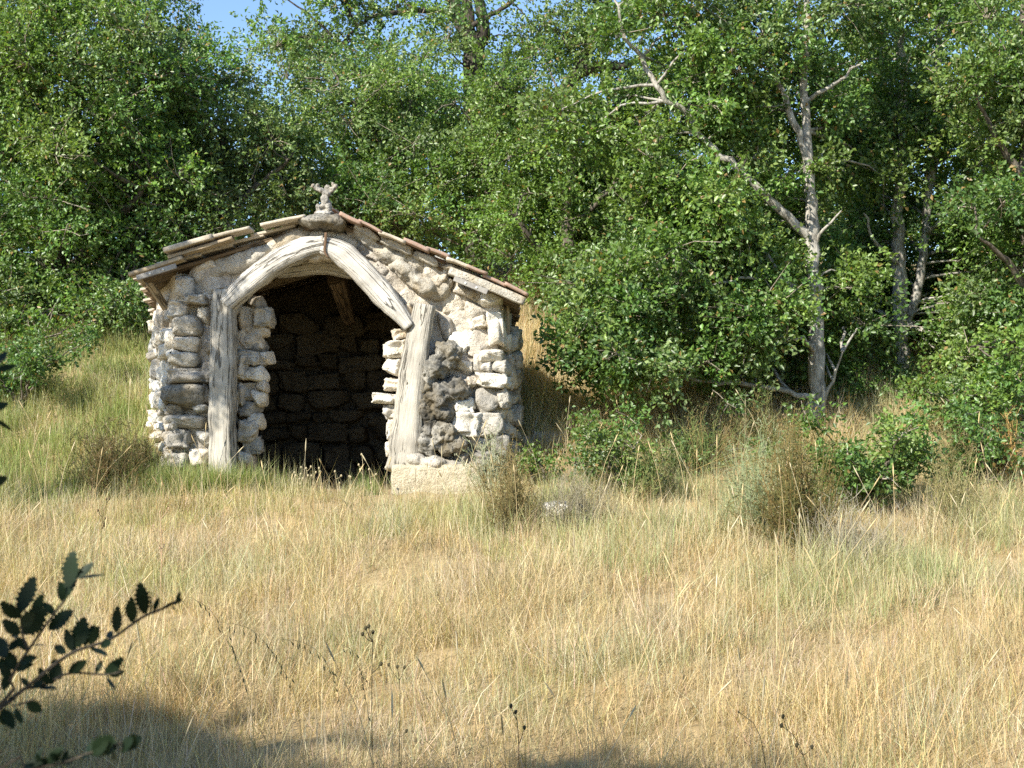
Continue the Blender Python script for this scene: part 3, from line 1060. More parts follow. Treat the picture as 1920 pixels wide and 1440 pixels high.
# main young oak on the right, pale trunk in view
def keep_trunk(px, py, Y):
    if Y < 13.75 and 330 < py < 830 and abs(px - 1525) < 56 and rng.random() < .95: return True
    if Y < 15.3 and 380 < py < 800 and (abs(px - 1690) < 58 or abs(px - 1738) < 32) and rng.random() < .97: return True
    if Y < 13.7 and abs((px - 1450) - (py - 385) * .98) < 46 and 300 < py < 450 and rng.random() < .8: return True
    if Y < 13.5 and (90 < py < 175 or 235 < py < 285) and 1160 < px < 1370 and abs((px - 1180) * .95 - (py - 85)) < 40: return True
    if Y < 13.6 and 150 < py < 330 and abs(px - 1505) < 36 and rng.random() < .8: return True
    if 1090 < px < 1500 and py > 715: return True
    return False


tree('oak_tree', 'young oak with pale lichened trunk and low spreading limbs right of the hut',
     [(1519, 825, 13.6, .105), (1533, 740, 13.6, .09), (1530, 640, 13.6, .083), (1528, 560, 13.6, .08), (1522, 450, 13.6, .072), (1522, 380, 13.6, .062),
      (1515, 290, 13.6, .052), (1510, 190, 13.6, .042), (1512, 80, 13.6, .034), (1516, -60, 13.6, .022), (1520, -180, 13.6, .01)],
     [[(1520, 445, 13.6, .055), (1450, 385, 13.45, .045), (1395, 325, 13.35, .038), (1338, 280, 13.3, .033), (1290, 215, 13.35, .03), (1238, 175, 13.2, .027), (1205, 110, 13.3, .023), (1172, 70, 13.2, .018), (1150, -20, 13.2, .01)],
      [(1514, 300, 13.6, .042), (1485, 215, 13.5, .034), (1458, 150, 13.5, .026), (1430, 60, 13.5, .014)],
      [(1532, 600, 13.6, .028), (1490, 550, 13.4, .024), (1430, 470, 13.3, .02), (1390, 405, 13.3, .016), (1290, 335, 13.2, .01)],
      [(1531, 748, 13.6, .03), (1440, 726, 13.5, .025), (1330, 716, 13.4, .02), (1250, 700, 13.2, .014), (1130, 685, 13.0, .008)],
      [(1536, 760, 13.6, .026), (1562, 715, 13.5, .018), (1580, 660, 13.4, .008)],
      [(1524, 470, 13.6, .022), (1548, 430, 13.5, .015), (1578, 395, 13.45, .007)],
      [(1529, 560, 13.6, .02), (1440, 520, 13.2, .016), (1330, 535, 13.1, .012), (1220, 545, 13.0, .007)],
      [(1511, 190, 13.6, .026), (1550, 165, 13.5, .02), (1615, 120, 13.4, .01)],
      [(1531, 660, 13.6, .026), (1505, 635, 13.3, .02), (1470, 640, 13.1, .012)]],
     [(1160, 600, 110, 110, 13.2, .7), (1230, 470, 170, 130, 13.2, .8), (1200, 640, 150, 80, 12.9, .6), (1330, 330, 160, 150, 13.4, .8), (1170, 230, 150, 150, 13.4, .8, .6), (1420, 180, 150, 170, 13.7, .8, .6),
      (1570, 320, 110, 150, 14.3, .7, .7), (1390, 600, 140, 90, 13.4, .8), (1590, 600, 80, 90, 13.9, .6), (1290, 60, 170, 110, 13.5, .8, .85), (1540, 50, 130, 130, 13.6, .8, .9), (1420, 470, 100, 120, 13.9, .5), (1480, 680, 100, 50, 14.0, .5), (1100, 680, 50, 50, 13.2, .4), (1330, 620, 130, 70, 15.2, .6), (1450, 560, 120, 90, 15.4, .6), (1380, 690, 110, 40, 13.9, .5)],
     780, 'bark_pale', .36, 1.0, avoid=keep_trunk, six=False)

tree('oak_tree', 'oak with straight mottled trunk just right of the pale young oak',
     [(1684, 805, 15.0, .105), (1690, 700, 15.0, .09), (1690, 600, 15, .085), (1685, 480, 15, .075), (1684, 400, 15, .065), (1690, 290, 15, .055), (1693, 180, 15, .048), (1690, 60, 15, .035), (1690, -120, 15, .012)],
     [[(1688, 640, 15, .06), (1722, 540, 15, .055), (1733, 440, 15, .05), (1750, 290, 15, .045), (1756, 150, 15, .04), (1765, 0, 15, .025)],
      [(1690, 300, 15, .03), (1640, 240, 14.8, .02), (1600, 200, 14.6, .01)], [(1690, 500, 15, .03), (1640, 450, 14.7, .02), (1620, 400, 14.5, .01)],
      [(1733, 440, 15, .03), (1790, 400, 14.6, .02), (1840, 370, 14.3, .01)]],
     [(1680, 150, 130, 140, 15.3, .9, 1.0), (1640, 480, 70, 110, 15.5, .6), (1800, 470, 120, 120, 14.8, .8), (1780, 250, 120, 130, 15.3, .8, .8), (1790, 620, 120, 90, 14.7, .7), (1640, 680, 70, 50, 15.3, .5), (1700, 10, 140, 90, 15.3, .8), (1680, 330, 80, 80, 15.8, .6), (1610, 560, 110, 100, 16.2, .6), (1760, 570, 110, 110, 16.2, .6), (1600, 250, 100, 120, 16.4, .7), (1720, 690, 120, 50, 16.0, .5)],
     760, 'bark_pale', .38, 1.0, avoid=keep_trunk)

tree('oak_tree', 'leafy oak cut off by the right edge of the picture',
     [(1950, 860, 13.6, .13), (1940, 600, 13.6, .11), (1930, 380, 13.6, .09), (1925, 150, 13.6, .06), (1920, -100, 13.6, .02)],
     [[(1938, 560, 13.6, .05), (1880, 480, 13.3, .03), (1830, 440, 13.1, .012)], [(1930, 350, 13.6, .05), (1870, 260, 13.4, .03), (1830, 180, 13.2, .012)], [(1938, 650, 13.6, .04), (1870, 640, 13.3, .02), (1820, 650, 13, .01)]],
     [(1880, 220, 110, 150, 13.7, .8, .9), (1900, 470, 120, 130, 13.5, .8), (1880, 660, 110, 100, 13.4, .7), (1890, 60, 110, 100, 13.8, .8, .8), (1990, 350, 100, 300, 13.8, .9, .7), (1850, 560, 110, 140, 15.6, .7)],
     760, 'bark', .37, 1.0, avoid=keep_trunk)

# crowns behind and beside the hut
tree('oak_tree', 'tall dense oak filling the upper left corner',
     [(90, 730, 17.5, .22), (100, 560, 17.5, .19), (120, 380, 17.5, .15), (140, 180, 17.5, .1), (150, -60, 17.5, .05)],
     [[(100, 540, 17.5, .09), (200, 430, 17, .06), (290, 330, 16.6, .03)], [(110, 420, 17.5, .08), (20, 300, 17, .05), (-60, 200, 16.6, .03)], [(130, 300, 17.5, .07), (230, 200, 17, .04), (320, 120, 16.8, .02)], [(100, 560, 17.5, .06), (170, 590, 17, .04), (250, 620, 16.4, .02)]],
     [(120, 130, 250, 170, 17.2, 1.3), (330, 120, 100, 130, 17.4, 1.0), (60, 350, 230, 170, 16.6, 1.0), (250, 330, 150, 140, 17.0, 1.0), (60, 560, 180, 120, 16.4, .8, .8), (230, 560, 130, 90, 16.8, .8, .7), (-60, 250, 140, 260, 17, 1.0, .6), (40, 640, 150, 60, 16.0, .7), (300, 30, 70, 70, 17.6, .6), (150, 60, 160, 110, 16.4, .6), (60, 200, 160, 120, 16.0, .6), (150, 450, 200, 150, 18.2, .8)],
     760, 'bark', .46, .95)
tree('oak_tree', 'bushy oak close behind the left eave of the hut',
     [(400, 640, 18.0, .16), (400, 500, 18, .13), (410, 380, 18, .09), (420, 250, 18, .04)],
     [[(400, 480, 18, .06), (330, 420, 17.7, .04), (280, 400, 17.4, .02)], [(405, 420, 18, .06), (480, 350, 17.6, .04), (540, 300, 17.4, .02)]],
     [(440, 250, 120, 130, 18.0, .9), (400, 390, 130, 90, 17.6, .8), (520, 330, 100, 110, 17.8, .8), (300, 480, 90, 80, 17.2, .7, .7), (200, 640, 110, 60, 16.4, .6, .8), (290, 570, 90, 70, 16.6, .6), (330, 330, 110, 120, 18.6, .7)],
     740, 'bark', .44, 1.0, hue=5)
tree('oak_tree', 'broad round oak rising straight behind the gable peak',
     [(740, 620, 19.0, .18), (740, 480, 19, .15), (750, 360, 19, .11), (760, 220, 19, .06)],
     [[(742, 460, 19, .07), (640, 380, 18.6, .05), (560, 330, 18.3, .02)], [(745, 400, 19, .07), (850, 320, 18.6, .05), (920, 260, 18.3, .02)], [(752, 330, 19, .06), (690, 230, 18.8, .04), (640, 160, 18.6, .02)]],
     [(620, 210, 130, 110, 19.0, 1.0), (620, 350, 130, 90, 18.4, .8), (780, 220, 150, 120, 18.9, 1.0), (780, 370, 150, 90, 18.2, .8), (900, 290, 120, 130, 18.6, .9), (900, 440, 110, 70, 18.0, .7), (700, 300, 160, 120, 19.8, .7), (960, 480, 50, 50, 17.4, .5)],
     740, 'bark', .45, 1.0)
tree('oak_tree', 'tall rear oak showing forked dark trunk against the sky',
     [(905, 520, 23.5, .30), (900, 300, 23.5, .26), (886, 95, 23.5, .19), (862, 40, 23.5, .13), (835, -40, 23.5, .11), (800, -160, 23.5, .08)],
     [[(886, 100, 23.5, .13), (880, 40, 23.5, .10), (872, -30, 23.5, .09), (880, -160, 23.5, .05)],
      [(890, 105, 23.5, .14), (905, 50, 23.4, .11), (898, -30, 23.3, .08), (930, -140, 23.2, .03)],
      [(905, 280, 23.5, .17), (990, 230, 23.3, .15), (1050, 190, 23.2, .13), (1075, 145, 23.2, .12), (1120, 125, 23.1, .1), (1180, 120, 23, .06), (1260, 80, 22.9, .02)],
      [(1072, 150, 23.2, .1), (1095, 110, 23.2, .08), (1120, 60, 23.2, .06), (1160, -40, 23.2, .03)],
      [(850, 20, 23.4, .06), (770, 20, 23.2, .05), (690, 35, 23, .035), (640, 80, 22.8, .015)],
      [(870, 60, 23.4, .05), (950, 10, 23.2, .04), (1000, -40, 23, .02)]],
     [(600, 60, 110, 70, 22.8, .8, .85), (740, 50, 110, 80, 22.8, .9, .75), (820, 30, 90, 60, 22.4, .6, .6), (700, 130, 160, 50, 22.6, .8, .8), (950, 130, 110, 60, 23.4, .8, .6), (1030, 30, 80, 70, 23.5, .8, .8), (1130, 110, 110, 80, 23.5, .8, .8), (520, 110, 60, 60, 22, .6, .8), (960, -60, 250, 60, 23.4, 1, .35), (1180, 190, 110, 60, 23.2, .7, .6), (1160, 40, 100, 70, 23, .7, .9), (1270, 150, 80, 60, 23.2, .7, .5), (620, -50, 200, 50, 23, 1, .5), (820, 130, 90, 60, 23, .6, .6)],
     560, 'bark_shaded', .55, 1.0, lsize=(.06, .09))
tree('oak_tree', 'glossy oak between the hut roof and the pale young oak',
     [(1060, 720, 16.8, .15), (1060, 560, 16.8, .12), (1065, 420, 16.8, .09), (1075, 260, 16.8, .05)],
     [[(1060, 540, 16.8, .06), (1000, 450, 16.5, .04), (960, 400, 16.3, .02)], [(1063, 450, 16.8, .06), (1130, 370, 16.5, .04), (1180, 320, 16.3, .02)]],
     [(1020, 260, 110, 120, 17.0, .9), (1030, 410, 110, 100, 16.6, .8), (1110, 500, 100, 110, 16.4, .8), (1120, 340, 100, 110, 16.9, .8), (1060, 510, 60, 50, 16.4, .5), (1000, 150, 110, 70, 17.2, .8, .7), (1150, 600, 90, 80, 15.6, .5), (1070, 380, 120, 130, 17.8, .6)],
     740, 'bark', .42, 1.0, hue=2)
tree('oak_tree', 'bright leafy oak half hidden behind the pale young oak',
     [(1380, 700, 17.4, .14), (1375, 520, 17.4, .11), (1385, 350, 17.4, .08), (1390, 180, 17.4, .04)],
     [[(1376, 500, 17.4, .06), (1290, 400, 17.2, .04), (1230, 330, 17, .02)], [(1380, 430, 17.4, .06), (1470, 340, 17.2, .04), (1540, 270, 17, .02)]],
     [(1270, 300, 150, 150, 17.5, .8, .8), (1450, 300, 140, 170, 17.5, .8, .8), (1350, 500, 170, 110, 17.0, .7, .8), (1530, 480, 110, 120, 17.2, .7, .8), (1560, 620, 110, 60, 16.4, .5, .7), (1250, 600, 120, 60, 16.2, .5, .7)],
     600, 'bark', .44, 1.0, hue=4)
# woodland behind, one tree each
BACK = [(-40, 470, 24, 'oak deep in the wood behind the upper left corner', 500, 1.0), (250, 480, 25, 'shaded oak in the wood left of the hut', 400, 1.0), (480, 450, 26, 'oak in the wood behind the left roof slope', 280, 1.0),
        (700, 430, 27, 'oak in the wood behind the gable peak', 300, 1.0), (900, 400, 26, 'oak in the wood behind the right roof slope', 230, 1.0), (1130, 440, 25, 'oak in the wood right of the roof', 240, 1.0), (1360, 430, 25, 'oak in the wood behind the pale young oak', 270, 1.0), (1600, 420, 25.5, 'oak in the wood behind the straight mottled trunk', 440, 1.0), (1860, 420, 25, 'oak in the wood behind the right edge', 480, 1.0)]
for (px, py, Y, lab, hgt, dn) in BACK:
    tree('oak_tree', lab, [(px, 640, Y, .24), (px + 8, py, Y, .17), (px - 5, py - hgt * .6, Y, .07)],
         [[(px + 4, py + 40, Y, .09), (px - 70, py - 40, Y - .5, .05), (px - 110, py - 80, Y - .8, .02)], [(px + 4, py + 20, Y, .09), (px + 70, py - 60, Y - .5, .05), (px + 110, py - 100, Y - .8, .02)]],
         [(px, py - hgt * .35, 150, hgt * .62, Y, 1.1, dn), (px - 70, py + 60, 90, 90, Y - .3, .9, dn), (px + 70, py + 60, 90, 90, Y - .3, .9, dn), (px, py + 150, 120, 60, Y - .4, .9, dn)],
         240, 'bark', .70, 1.0, lsize=(.125, .17), group='oaks in the wood behind', layers=2.6)
# trees outside the frame on the sunny side; their shade falls on the hut and on the near grass
tree('oak_tree', 'oak out of view left of the hut, shading its left post',
     [(-640, 880, 9.6, .16), (-640, 400, 9.6, .12), (-620, -100, 9.6, .08), (-600, -350, 9.6, .04)],
     [[(-630, -50, 9.6, .05), (-560, -150, 9.7, .03), (-520, -240, 9.9, .015)]],
     [(-390, -20, 160, 200, 9.8, .7, .95), (-560, -200, 190, 150, 9.7, 1.0, .6), (-640, -330, 200, 110, 9.6, 1.0, .6)],
     330, 'bark', .32, .8)
SH = empty('oak_tree', (-5.6, -1.4, float(ground(-5.6, -1.4))), 'oak out of view behind the viewer, shading the near grass', 'tree')
tb = Tubes()
limb(tb, [(-5.6, -1.4, -.3), (-5.5, -1.3, 2.2), (-5.4, -1.2, 4.2), (-5.4, -1.0, 6.0)], .22, .08, 10, .01, .3)
cr = Crown()
MASS = [((-7.3, -.42, 5.2), (1.3, 1.0, .9), 48), ((-5.0, -1.05, 5.2), (1.7, .8, .9), 46), ((-2.4, -2.1, 5.2), (1.5, .7, .8), 22), ((-1.2, -.6, 3.6), (1.8, 1.4, .7), 34), ((-.6, -2.3, 2.4), (2.8, .8, 1.7), 50)]  # last two masses are unseen, added to screen light off the sapling
for c0, r0_, cnt in MASS:
    for k in range(cnt):
        u = rand_unit(1)[0] * rng.random() ** .3
        p = np.array(c0) + u * np.array(r0_)
        cr.add(p, .55, 170, lsize=(.11, .15))
        limb(tb, [(-5.4, -1.2, min(4.0, p[2] - .6)), tuple((np.array([-5.4, -1.2, p[2] - .2]) + p) / 2), tuple(p)], .05, .01, 5, .02, .4)
link('trunk', tb.mesh('trunk'), M['bark'], SH)
cr.build(SH, 'bark')
link('twigs', cr.tw.mesh('twigs'), M['twig'], SH)['kind'] = 'stuff'


# low leafy shrubs
def shrub(name, label, px, py, Y, rpx, rpy, n_leaf=420, clump_r=.24, hue=None, lsize=(.035, .06), cat='shrub', dp=None, cells=None):
    b = at(px, py, Y)
    b.z = float(ground(b.x, b.y))
    root = empty(name, b, label, cat)
    tb, cr = Tubes(), Crown()
    cents = []
    for (cx, cy, rx, ry) in (cells or [(px, py, rpx, rpy)]):
        n = int(rx * ry / (clump_r * F / Y) ** 2 * 2.6) + 3
        for _ in range(n * 3):
            u = rand_unit(1)[0] * rng.random() ** .3
            p = np.array(at(cx + u[0] * rx, cy - u[2] * ry, Y + u[1] * (dp or rx * Y / F)))
            g = float(ground_raw(p[0], p[1]))
            if p[2] < g + .05 or (cents and np.min(np.linalg.norm(np.array(cents) - p, axis=1)) < clump_r * .6):
                continue
            cents.append(p)
            cr.add(p, clump_r * rng.uniform(.7, 1.2), n_leaf, hue=hue, lsize=lsize, flat=.9)
            q = Vector((b.x + rng.normal(0, .06), b.y + rng.normal(0, .06), b.z))
            limb(tb, [q, (Vector(p) + q) / 2 + Vector((0, 0, .08)), p], .016, .004, 5, .012, .12)
            if len(cents) >= n: break
    link('stems', tb.mesh('stems'), M['bark'], root)
    cr.build(root, 'bark').name = 'foliage'
    link('twigs', cr.tw.mesh('twigs'), M['twig'], root)['kind'] = 'stuff'
    return root


shrub('oak_shrub', 'bright green oak shrub at the foot of the pale young oak', 1640, 900, 11.2, 110, 100, cells=[(1640, 860, 105, 80), (1690, 930, 75, 50), (1570, 815, 70, 50), (1650, 790, 70, 45), (1590, 900, 60, 60), (1730, 870, 50, 60)], clump_r=.21, n_leaf=300)
shrub('oak_shrub', 'green oak shrub on the slope right of the hut', 1150, 880, 11.8, 90, 80, cells=[(1150, 850, 95, 65), (1110, 770, 50, 45), (1190, 900, 60, 40), (1080, 890, 50, 35), (1200, 810, 50, 40)], lsize=(.03, .05), clump_r=.19, n_leaf=260)
shrub('oak_shrub', 'tiny green oak seedling before the shaded rocks', 1010, 875, 12.1, 32, 26, clump_r=.12, n_leaf=170, hue=2, lsize=(.03, .045))
shrub('oak_shrub', 'shaded oak shrub under the right hand trees', 1850, 760, 13.0, 90, 60, cells=[(1800, 730, 90, 50), (1890, 790, 60, 50)])
shrub('oak_shrub', 'dark oak shrub at the left edge of the meadow', 40, 690, 14.0, 90, 60, cells=[(30, 690, 90, 50), (120, 640, 80, 40)], hue=3)


shrub('oak_shrub', 'olive oak scrub on the bank left of the pale trunk', 1330, 830, 12.7, 90, 60, cells=[(1290, 860, 70, 45), (1390, 800, 80, 45), (1450, 850, 50, 40)], hue=3, clump_r=.19, n_leaf=170, lsize=(.03, .05))
shrub('oak_shrub', 'dark oak scrub in the shade at the right edge below the trees', 1850, 880, 12.2, 80, 60, cells=[(1830, 850, 80, 60), (1900, 900, 50, 50), (1790, 790, 60, 50)], hue=3, clump_r=.22, n_leaf=240)
shrub('oak_shrub', 'low oak scrub between the two pale trunks', 1620, 760, 14.2, 70, 50, cells=[(1610, 750, 70, 40), (1740, 750, 80, 50)], hue=1, clump_r=.22, n_leaf=240)


def rock(label, px, py, Y, w, h, mat='shade_rock', rot=0, d=None):
    c = at(px, py, Y)
    k = random.randrange(6)
    me = STONES[k].copy()
    me.materials.append(M[mat])
    o = link('rock', me)
    o.location = c
    o.rotation_euler = (0, math.radians(-rot), random.uniform(-.5, .5))
    o.scale = (w * Y / F / 2, (d or w * Y / F * .8) / 2, h * Y / F / 2)
    return tag(o, label, 'rock')


rock('whitish rock half hidden by twigs in front of the hut plinth', 1060, 975, 10.6, 90, 70, 'white')
rock('small pale rock at the foot of the brown broom bush', 1435, 1078, 9.2, 36, 30, 'white')
rock('dark boulder in the shadow beside the right wall', 1030, 838, 13.35, 84, 62)
rock('smaller shaded boulder touching the right wall base', 982, 842, 13.2, 50, 50)
rock('low grey rock in the grass at the right wall foot', 950, 872, 12.75, 56, 36, 'grey')

# ------------------------------------------------------------------ grass
PAL = np.array([(0.62, 0.48, 0.255), (0.56, 0.405, 0.19), (0.66, 0.56, 0.355), (0.53, 0.45, 0.29), (0.60, 0.49, 0.38), (0.36, 0.28, 0.16), (0.36, 0.385, 0.16), (0.49, 0.48, 0.31)])
GPAL = np.array([(0.22, 0.29, 0.08), (0.28, 0.34, 0.10), (0.38, 0.40, 0.16), (0.17, 0.24, 0.07), (0.46, 0.42, 0.20)])


def blades(P, Hh, Wd, tilt, bend, dirn, C):
    """grass blades of two joints: base P, height, width, straight tilt, bend, heading"""
    n = len(P)
    hd = np.stack([np.cos(dirn), np.sin(dirn), np.zeros(n)], 1)
    tw = dirn + rng.uniform(-1.2, 1.2, n) + np.pi / 2
    sd_ = np.stack([np.cos(tw), np.sin(tw), np.zeros(n)], 1)
    up = np.array([0, 0, 1.0])
    co, si = np.cos(tilt), np.sin(tilt)
    rows = []
    for t, wf in ((0, 1.0), (.55, .8)):
        c = P + up * (Hh * t * (co - .3 * bend * t))[:, None] + hd * (Hh * (si * t + bend * t * t))[:, None]
        w = (Wd * wf)[:, None] / 2
        rows += [c - sd_ * w, c + sd_ * w]
    tip = P + up * (Hh * (co - .3 * bend))[:, None] + hd * (Hh * (si + bend))[:, None]
    V = np.stack(rows + [tip], 1)
    b = np.arange(n)[:, None] * 5
    return V.reshape(-1, 3), [b + np.array([[0, 1, 3, 2]]), b + np.array([[2, 3, 4]])], np.repeat(C, 5, axis=0)


def lowfreq(x, y, s, seed):
    return np.sin(x * s + seed) * np.cos(y * s * 1.3 + seed * 2.1) + .6 * np.sin(x * s * 2.3 - y * s * 1.9 + seed * 3.3) + .4 * np.sin(y * s * 4.1 + x * s * 3.7 + seed)


def scatter(n, y0, y1, power, margin=.7):
    """points over the ground in view, denser near the viewer"""
    u = rng.random(n)
    e = 2 - power
    Y = (y0 ** e + u * (y1 ** e - y0 ** e)) ** (1 / e)
    X = (rng.random(n) * 2 - 1) * (Y * .384 + margin)
    return X, Y


def in_hut(X, Y, grow=0.0):
    t = np.clip((Y - 12.5) / .6, 0, 1)
    return (X > -3.25 - .3 * t - grow) & (X < -.1 + .1 * t + grow) & (Y > 12.42 - grow) & (Y < 14.9)


def sward(name, label, X, Y, scale, tint, per, rad, hmin, hmax, wid, tilt, bend, comb=.5, straight=.5):
    """tufts of fine blades around the points given; straight stems are single slivers"""
    n = len(X)
    d0 = rng.uniform(0, 6.28, n)
    r = np.repeat(np.arange(n), per)
    m = len(r)
    a = rng.uniform(0, 6.28, m)
    rr = rad * np.sqrt(rng.random(m)) * np.maximum(scale[r], .7)
    bx, by = X[r] + np.cos(a) * rr, Y[r] + np.sin(a) * rr
    ok = clear_of(bx, by)
    r, bx, by = r[ok], bx[ok], by[ok]
    m = len(r)
    P = np.stack([bx, by, ground(bx, by) - .02], 1)
    H = rng.uniform(hmin, hmax, m) * rng.uniform(.6, 1.0, m) * scale[r]
    W = rng.uniform(.6, 1.4, m) * wid * (.55 + .06 * by)
    dirn = np.where(rng.random(m) < comb, d0[r] + rng.normal(0, .6, m), rng.uniform(0, 6.28, m))
    C = tint[r] * rng.uniform(.62, 1.28, (m, 1)) * (1 + rng.normal(0, .05, (m, 3)))
    tl = np.abs(rng.normal(0, tilt, m))
    k = int(m * straight)
    hd = np.stack([np.cos(dirn[:k]), np.sin(dirn[:k]), np.zeros(k)], 1)
    tw = dirn[:k] + rng.uniform(-1.2, 1.2, k) + np.pi / 2
    sd_ = np.stack([np.cos(tw), np.sin(tw), np.zeros(k)], 1) * (W[:k] * .5)[:, None]
    tip = P[:k] + np.array([0, 0, 1.0]) * (H[:k] * np.cos(tl[:k]))[:, None] + hd * (H[:k] * np.sin(tl[:k]))[:, None]
    V1 = np.stack([P[:k] - sd_, P[:k] + sd_, tip], 1).reshape(-1, 3)
    T1 = np.arange(k * 3).reshape(-1, 3)
    V2, F2, C2 = blades(P[k:], H[k:], W[k:], tl[k:], rng.uniform(0, bend, m - k), dirn[k:], C[k:])
    me = np_mesh(name, np.vstack([V1, V2]), [T1, F2[0] + k * 3, F2[1] + k * 3], np.vstack([np.repeat(C[:k], 3, axis=0), C2]), smooth=False)
    return tag(link(name, me, M['grass']), label, 'grass', kind='stuff')


def clear_of(X, Y):
    near = (X > -1.3) & (X < -.15) & (Y > 11.6) & (Y <= 12.2) & (rng.random(len(X)) < .75)
    return ~in_hut(X, Y, .04) & ~((X > -1.2) & (X < -.2) & (Y > 12.15) & (Y < 12.8)) & ~near


def tones(pal, ti):
    n = len(ti)
    C = pal[ti] * .7 + pal[rng.integers(0, len(pal), n)] * .3
    return C * rng.uniform(.85, 1.15, (n, 1))


# fine dry meadow grass
X, Y = scatter(9000, 3.4, 17.0, 1.0)
ok = clear_of(X, Y)
X, Y = X[ok], Y[ok]
n = len(X)
g = lowfreq(X, Y, 1.3, 5.0) + rng.normal(0, .55, n) + .14 * np.minimum(Y - 8.0, 5)
pk = lowfreq(X, Y, 1.7, 9.0) + rng.normal(0, .5, n)
dk = lowfreq(X, Y, 2.1, 7.0) + rng.normal(0, .5, n)
base = np.where(dk > 1.05, 5, np.where(Y < 7.0 + rng.normal(0, .8, n), rng.choice([0, 1, 4, 5], n, p=[.3, .42, .2, .08]), rng.choice([0, 1, 2, 3, 5], n, p=[.32, .16, .3, .16, .06])))
ti = np.where(g > 1.35, 6, np.where(g > .7, 7, np.where(pk > 1.0, 4, base)))
hs = np.clip((.85 + .34 * lowfreq(X, Y, 1.5, 2.0) + rng.normal(0, .25, n)), .3, 1.7)
sward('dry_grass', 'straw coloured dry grass covering the meadow', X, Y, hs, tones(PAL, ti), 30, .13, .07, .42, .0034, .70, .65, straight=.6)
# matted thatch close to the ground
X, Y = scatter(4200, 3.4, 14.0, 1.0)
ok = clear_of(X, Y)
X, Y = X[ok], Y[ok]
n = len(X)
sward('short_grass', 'short matted dry grass between the taller tufts', X, Y, rng.uniform(.7, 1.3, n), tones(PAL[:6], rng.integers(0, 6, n)) * .92, 26, .19, .06, .22, .0042, 1.0, .5, .2, straight=.8)
# green bank on the left
X, Y = scatter(5200, 11.4, 18.0, .9)
ok = clear_of(X, Y) & (X < -2.95 - .02 * Y + rng.normal(0, .08, len(X))) & (Y > 11.7 + rng.normal(0, .15, len(X)))
X, Y = X[ok], Y[ok]
n = len(X)
sward('green_grass', 'soft green grass on the bank left of the hut', X, Y, rng.uniform(.6, 1.2, n), tones(GPAL, rng.integers(0, 5, n)), 32, .16, .14, .42, .0046, .35, .5)
# green at the foot of the posts
X, Y = scatter(26000, 11.6, 12.9, 1.0)
ok = ((((X + 2.42) ** 2 / .16 + (Y - 12.28) ** 2 / .05) < 1) | (((X + 3.0) ** 2 / .5 + (Y - 12.05) ** 2 / .10) < 1) | (((X + 1.25) ** 2 / .03 + (Y - 12.2) ** 2 / .03) < 1)) & clear_of(X, Y) & (rng.random(len(X)) < .4)
X, Y = X[ok], Y[ok]
n = len(X)
sward('green_tufts', 'fresh green tufts at the foot of the left post', X, Y, rng.uniform(.45, 1.1, n), tones(GPAL, rng.choice([0, 1, 3, 4], n)), 26, .07, .16, .44, .0042, .38, .45)
# grey green grass below the trees
X, Y = scatter(2700, 7.0, 14.0, .9)
ok = clear_of(X, Y) & (X > -.3) & (lowfreq(X, Y, 1.3, 1.0) + .2 * (Y - 10) > -.1) & (rng.random(len(X)) < .75)
X, Y = X[ok], Y[ok]
n = len(X)
sward('grey_green_grass', 'grey green grass mixed into the meadow below the trees', X, Y, rng.uniform(.55, 1.15, n),
          tones(np.array([(0.34, 0.38, 0.18), (0.46, 0.44, 0.24), (0.28, 0.33, 0.14), (0.54, 0.48, 0.28)]), rng.integers(0, 4, n)), 26, .13, .14, .46, .0038, .38, .45)
# yellow green sward before the hut
X, Y = scatter(3200, 8.0, 13.0, .9)
ok = clear_of(X, Y) & (X < .3) & (lowfreq(X, Y, 1.1, 4.0) + .35 * (Y - 10.5) > .2) & (rng.random(len(X)) < .7)
X, Y = X[ok], Y[ok]
n = len(X)
sward('yellow_green_grass', 'yellow green sward just before the hut', X, Y, rng.uniform(.5, 1.1, n),
          tones(np.array([(0.42, 0.41, 0.17), (0.50, 0.46, 0.22), (0.36, 0.37, 0.14)]), rng.integers(0, 3, n)), 26, .13, .08, .28, .0038, .5, .5)

# tall dry grass on the sunlit bank beside the right wall
X, Y = rng.uniform(.12, 3.4, 1500), rng.uniform(12.9, 18.5, 1500)
n = len(X)
sward('bank_grass', 'tall pale dry grass on the bank right of the hut', X, Y, rng.uniform(.6, 1.2, n), tones(PAL[:4], rng.integers(0, 4, n)), 26, .15, .18, .55, .0042, .4, .6)

# tall stalks with seed heads
st = Tubes()
X, Y = scatter(260, 4.4, 13.0, .8)
for x, y in zip(X, Y):
    if in_hut(np.array([x]), np.array([y]), .1)[0]: continue
    if -2.6 < x < -1.0 and y > 11.2: continue
    h = random.uniform(.34, .70)
    a = random.uniform(0, 6.28)
    ln = random.uniform(.02, .30)
    z = float(ground(x, y))
    col = PAL[random.choice((0, 0, 2, 3))] * random.uniform(.8, 1.05)
    w = .0009 + .00010 * y
    p = [Vector((x + math.cos(a) * ln * t * t, y + math.sin(a) * ln * t * t, z + h * t)) for t in (0, .35, .7, 1)]
    st.add(p, [w * 1.2, w, w * .9, w * .7], 3, col)
    d = (p[3] - p[2]).normalized()
    q0 = p[3]
    hl = random.uniform(.05, .11)
    st.add([q0, q0 + d * hl * .3, q0 + d * hl * .7, q0 + d * hl], [w, w * 2.6, w * 2.2, w * .4], 4, col * 1.05)
tag(link('seed_stalks', st.mesh('seed_stalks'), M['stemgrass']), 'pale tall grass stalks with seed heads standing above the meadow', 'grass', kind='stuff')


